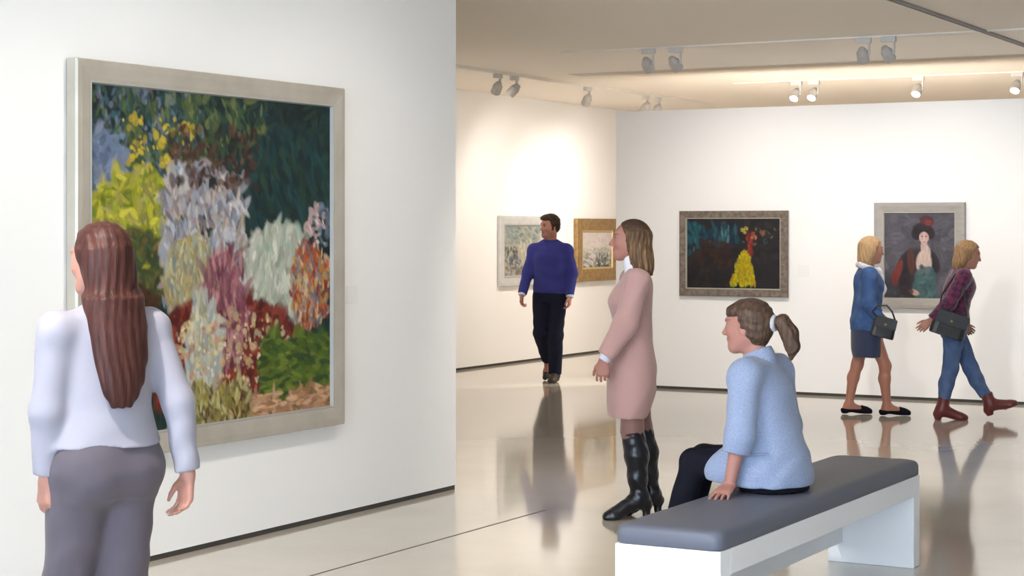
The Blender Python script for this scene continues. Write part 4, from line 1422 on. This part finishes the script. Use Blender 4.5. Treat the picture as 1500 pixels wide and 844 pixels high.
# ------------------------------------------------------------------ 6. long-haired woman walking along the left wall, seen from behind
def long_hair_woman():
    t = person('woman with long auburn hair in white top and mauve grey trousers, near the large painting', put(152, 6.12), cam_dir(-.68, .73))
    h = .006
    hc, hs = (.035, 0, 1.545), .98
    hR = rot(yaw=14, pitch=4)
    skin = (.38, .18, .135)
    T = [(.78, 0, 0, .095, .15), (.88, -.01, 0, .118, .178), (1.02, .0, 0, .092, .135), (1.13, .006, 0, .098, .142), (1.21, .016, 0, .112, .155), (1.29, .004, 0, .10, .162),
         (1.345, -.006, 0, .068, .148), (1.385, -.004, 0, .048, .07)]
    armL = [(-.005, .172, 1.320), (.0, .205, 1.065), (.04, .185, .850)]
    armR = [(-.005, -.172, 1.320), (-.10, -.220, 1.075), (-.12, -.245, .835)]
    legR = [(.0, -.085, .86), (.01, -.075, .47), (-.05, -.07, .085)]
    legL = [(.0, .085, .86), (.09, .080, .48), (.11, .08, .085)]
    s = Sdf()
    s.local(head_shape(), hc, hR, hs)
    neck(s, hc, hR, hs, (-.006, 0, 1.375), .049)
    s.loft(T)
    for A, sg in ((armL, 1), (armR, -1)):
        s.chain(A, (.044, .037, .026), .03)
        hand(s, A[2], (.18, 0, -1), (0, sg, 0), (1, 0, 0), 1.0, curl=(22, 28, 22))
    for Lg in (legL, legR):
        s.chain(Lg, (.088, .052, .036), .03)
    foot(s, legR[2], (1, 0, 0), L=.23)
    foot(s, legL[2], (1, 0, 0), L=.23)
    body_mesh('body', s, h, t, hc, hR, hs, skin)
    tr = mat('mauve_grey_trousers', (.080, .064, .080), .85, sheen=.1, bump=((200, 200, 200), .2, .002))
    s = Sdf()
    s.loft([(.79, 0, 0, .112, .168), (.88, -.012, 0, .136, .198), (.97, -.006, 0, .122, .178), (1.03, .0, 0, .108, .152)], k=.03)
    s.ell((-.055, .075, .86), (.09, .10, .10), .05); s.ell((-.055, -.075, .86), (.09, .10, .10), .05)
    for Lg in (legL, legR):
        a, b, c = (np.array(q) for q in Lg)
        s.chain([a, b, b * .08 + c * .92], (.105, .078, .070), .03, cap=.0)
    garment('trousers', s, .0065, tr, t, warp=folds(.004, 34, 1.3))
    for Lg in (legR, legL):
        s = Sdf()
        foot(s, Lg[2], (1, 0, 0), L=.25, grow=.009)
        garment('shoe', s, .006, leather_brown, t)
    s = Sdf()
    s.loft([(.945, -.006, 0, .142, .198), (1.00, -.002, 0, .132, .184), (1.08, .002, 0, .120, .168), (1.16, .010, 0, .124, .172), (1.23, .016, 0, .128, .180), (1.30, .004, 0, .112, .188),
            (1.355, -.006, 0, .084, .158), (1.40, -.004, 0, .062, .078)], k=.03)
    for A, sg in ((armL, 1), (armR, -1)):
        a, b, c = (np.array(q) for q in A)
        s.chain([a, b, b * .08 + c * .92], (.064, .052, .043), .03, cap=.004)
        s.seg(a + (0, -.06 * sg, .014), a, .046, .056, .04)
    top = garment('top', s, h, mat('lilac_white_jersey', (.27, .255, .30), .85, sheen=.1), t, warp=folds(.004, 30, .2, (.5, .5, .9)))
    s = Sdf(); q = Sdf()
    q.ell((-.022, 0, .036), (.108, .090, .096), .02)
    q.loft([(-.20, -.070, 0, .052, .094), (-.10, -.060, 0, .068, .100), (-.03, -.046, 0, .082, .100), (.03, -.030, 0, .090, .094)], k=.03)
    q.add(lambda x, y, z: np.maximum(np.maximum(.016 - x + .4 * np.maximum(z - .02, 0), z - .085), -.25 - z), (-.02, -.14, -.25), (.14, .14, .09), .012, 's')
    s.local(q, hc, hR, hs)
    s.loft([(1.075, -.138, .016, .022, .038), (1.14, -.134, .012, .032, .074), (1.24, -.114, .006, .042, .098), (1.33, -.090, .0, .054, .104), (1.42, -.058, 0, .062, .096)], k=.06)
    garment('hair', s, .006, hair_red, t, warp=lambda x, y, z: .0022 * np.sin(y * 210 + 3 * np.sin(z * 13) + x * 60))
    return t


pw = pink_woman()
sw = seated_woman()
mn = man()
bw = blond_woman()
lw = plaid_woman()
hw = long_hair_woman()

# ------------------------------------------------------------------ handbags
bag_m = mat('black_bag_leather', (.014, .014, .017), .45, bump=((50, 50, 50), .3, .005))
bag_metal = mat('dark_brass', (.25, .18, .08), .35, metal=.8)


def handbag(label, loc, rotz, W, H, D, tilt, strap):
    t = thing('handbag', label, 'handbag', loc, rotz, 'black handbags of the walking couple')
    R = Matrix.Rotation(tilt, 3, 'Y')
    def r(v): return R @ Vector(v)
    m = MB()
    prof = [(1, 0, 0), (1.04, .08, 0), (1.0, .75, 0), (.93, 1.0, 0)]
    ring = []
    for w_, z_, _ in prof:
        dd = D / 2 * (1.1 if z_ < .5 else .7)
        for k in range(16):
            a = 2 * math.pi * k / 16
            ca, sa = math.cos(a), math.sin(a)
            x = math.copysign(abs(ca) ** .45, ca) * W / 2 * w_
            y = math.copysign(abs(sa) ** .6, sa) * dd
            ring.append(r((x, y, -H / 2 + H * z_)))
    fs = []
    for j in range(3):
        for k in range(16):
            fs.append((j * 16 + k, j * 16 + (k + 1) % 16, (j + 1) * 16 + (k + 1) % 16, (j + 1) * 16 + k))
    fs.append(tuple(range(15, -1, -1))); fs.append(tuple(range(48, 64)))
    m.poly(ring, fs)
    b = m.build('bag_body', bag_m, t, smooth=False, bevel=.008)
    m = MB()
    y = -D / 2 * 1.12
    vs = [r(v) for v in ((-W * .48, y, -H * .02), (W * .48, y, -H * .02), (W * .47, y, H * .44), (-W * .47, y, H * .44),
                         (-W * .48, y - .006, -H * .02), (W * .48, y - .006, -H * .02), (W * .47, y - .004, H * .46), (-W * .47, y - .004, H * .46),
                         (-W * .45, D * .3, H * .51), (W * .45, D * .3, H * .51))]
    m.poly(vs, [(0, 3, 2, 1), (4, 5, 6, 7), (0, 1, 5, 4), (1, 2, 6, 5), (3, 0, 4, 7), (7, 6, 9, 8)])
    fl = m.build('flap', bag_m, t)
    m = MB(); m.lathe([(.012, 0), (.012, .006), (.006, .009)], r((0, y - .006, .03)), r((0, -1, 0)), 14); m.build('clasp', bag_metal, fl)
    m = MB(); m.tube([r((-W * .42, 0, H * .42))] + [Vector(p) for p in strap] + [r((W * .42, 0, H * .42))], .008, 8); m.build('strap', bag_m, t, smooth=True)
    return t


def rel(o, v):
    a = o.rotation_euler.z
    return (o.location.x + v[0] * math.cos(a) - v[1] * math.sin(a), o.location.y + v[0] * math.sin(a) + v[1] * math.cos(a), o.location.z + v[2])


handbag('black handbag held by the blond woman in the blue jacket', rel(bw, (.105, -.295, .79)), bw.rotation_euler.z, .20, .18, .08, .25,
        [(-.10, 0, .14), (-.05, .03, .19), (.03, .03, .19), (.07, 0, .14)])
handbag('black shoulder bag with flap behind the woman in the plum plaid shirt', rel(lw, (-.085, -.255, .835)), lw.rotation_euler.z, .29, .22, .10, .32,
        [(-.06, .03, .25), (.06, .09, .42), (.13, .10, .47), (.15, .08, .36), (.13, .03, .2)])
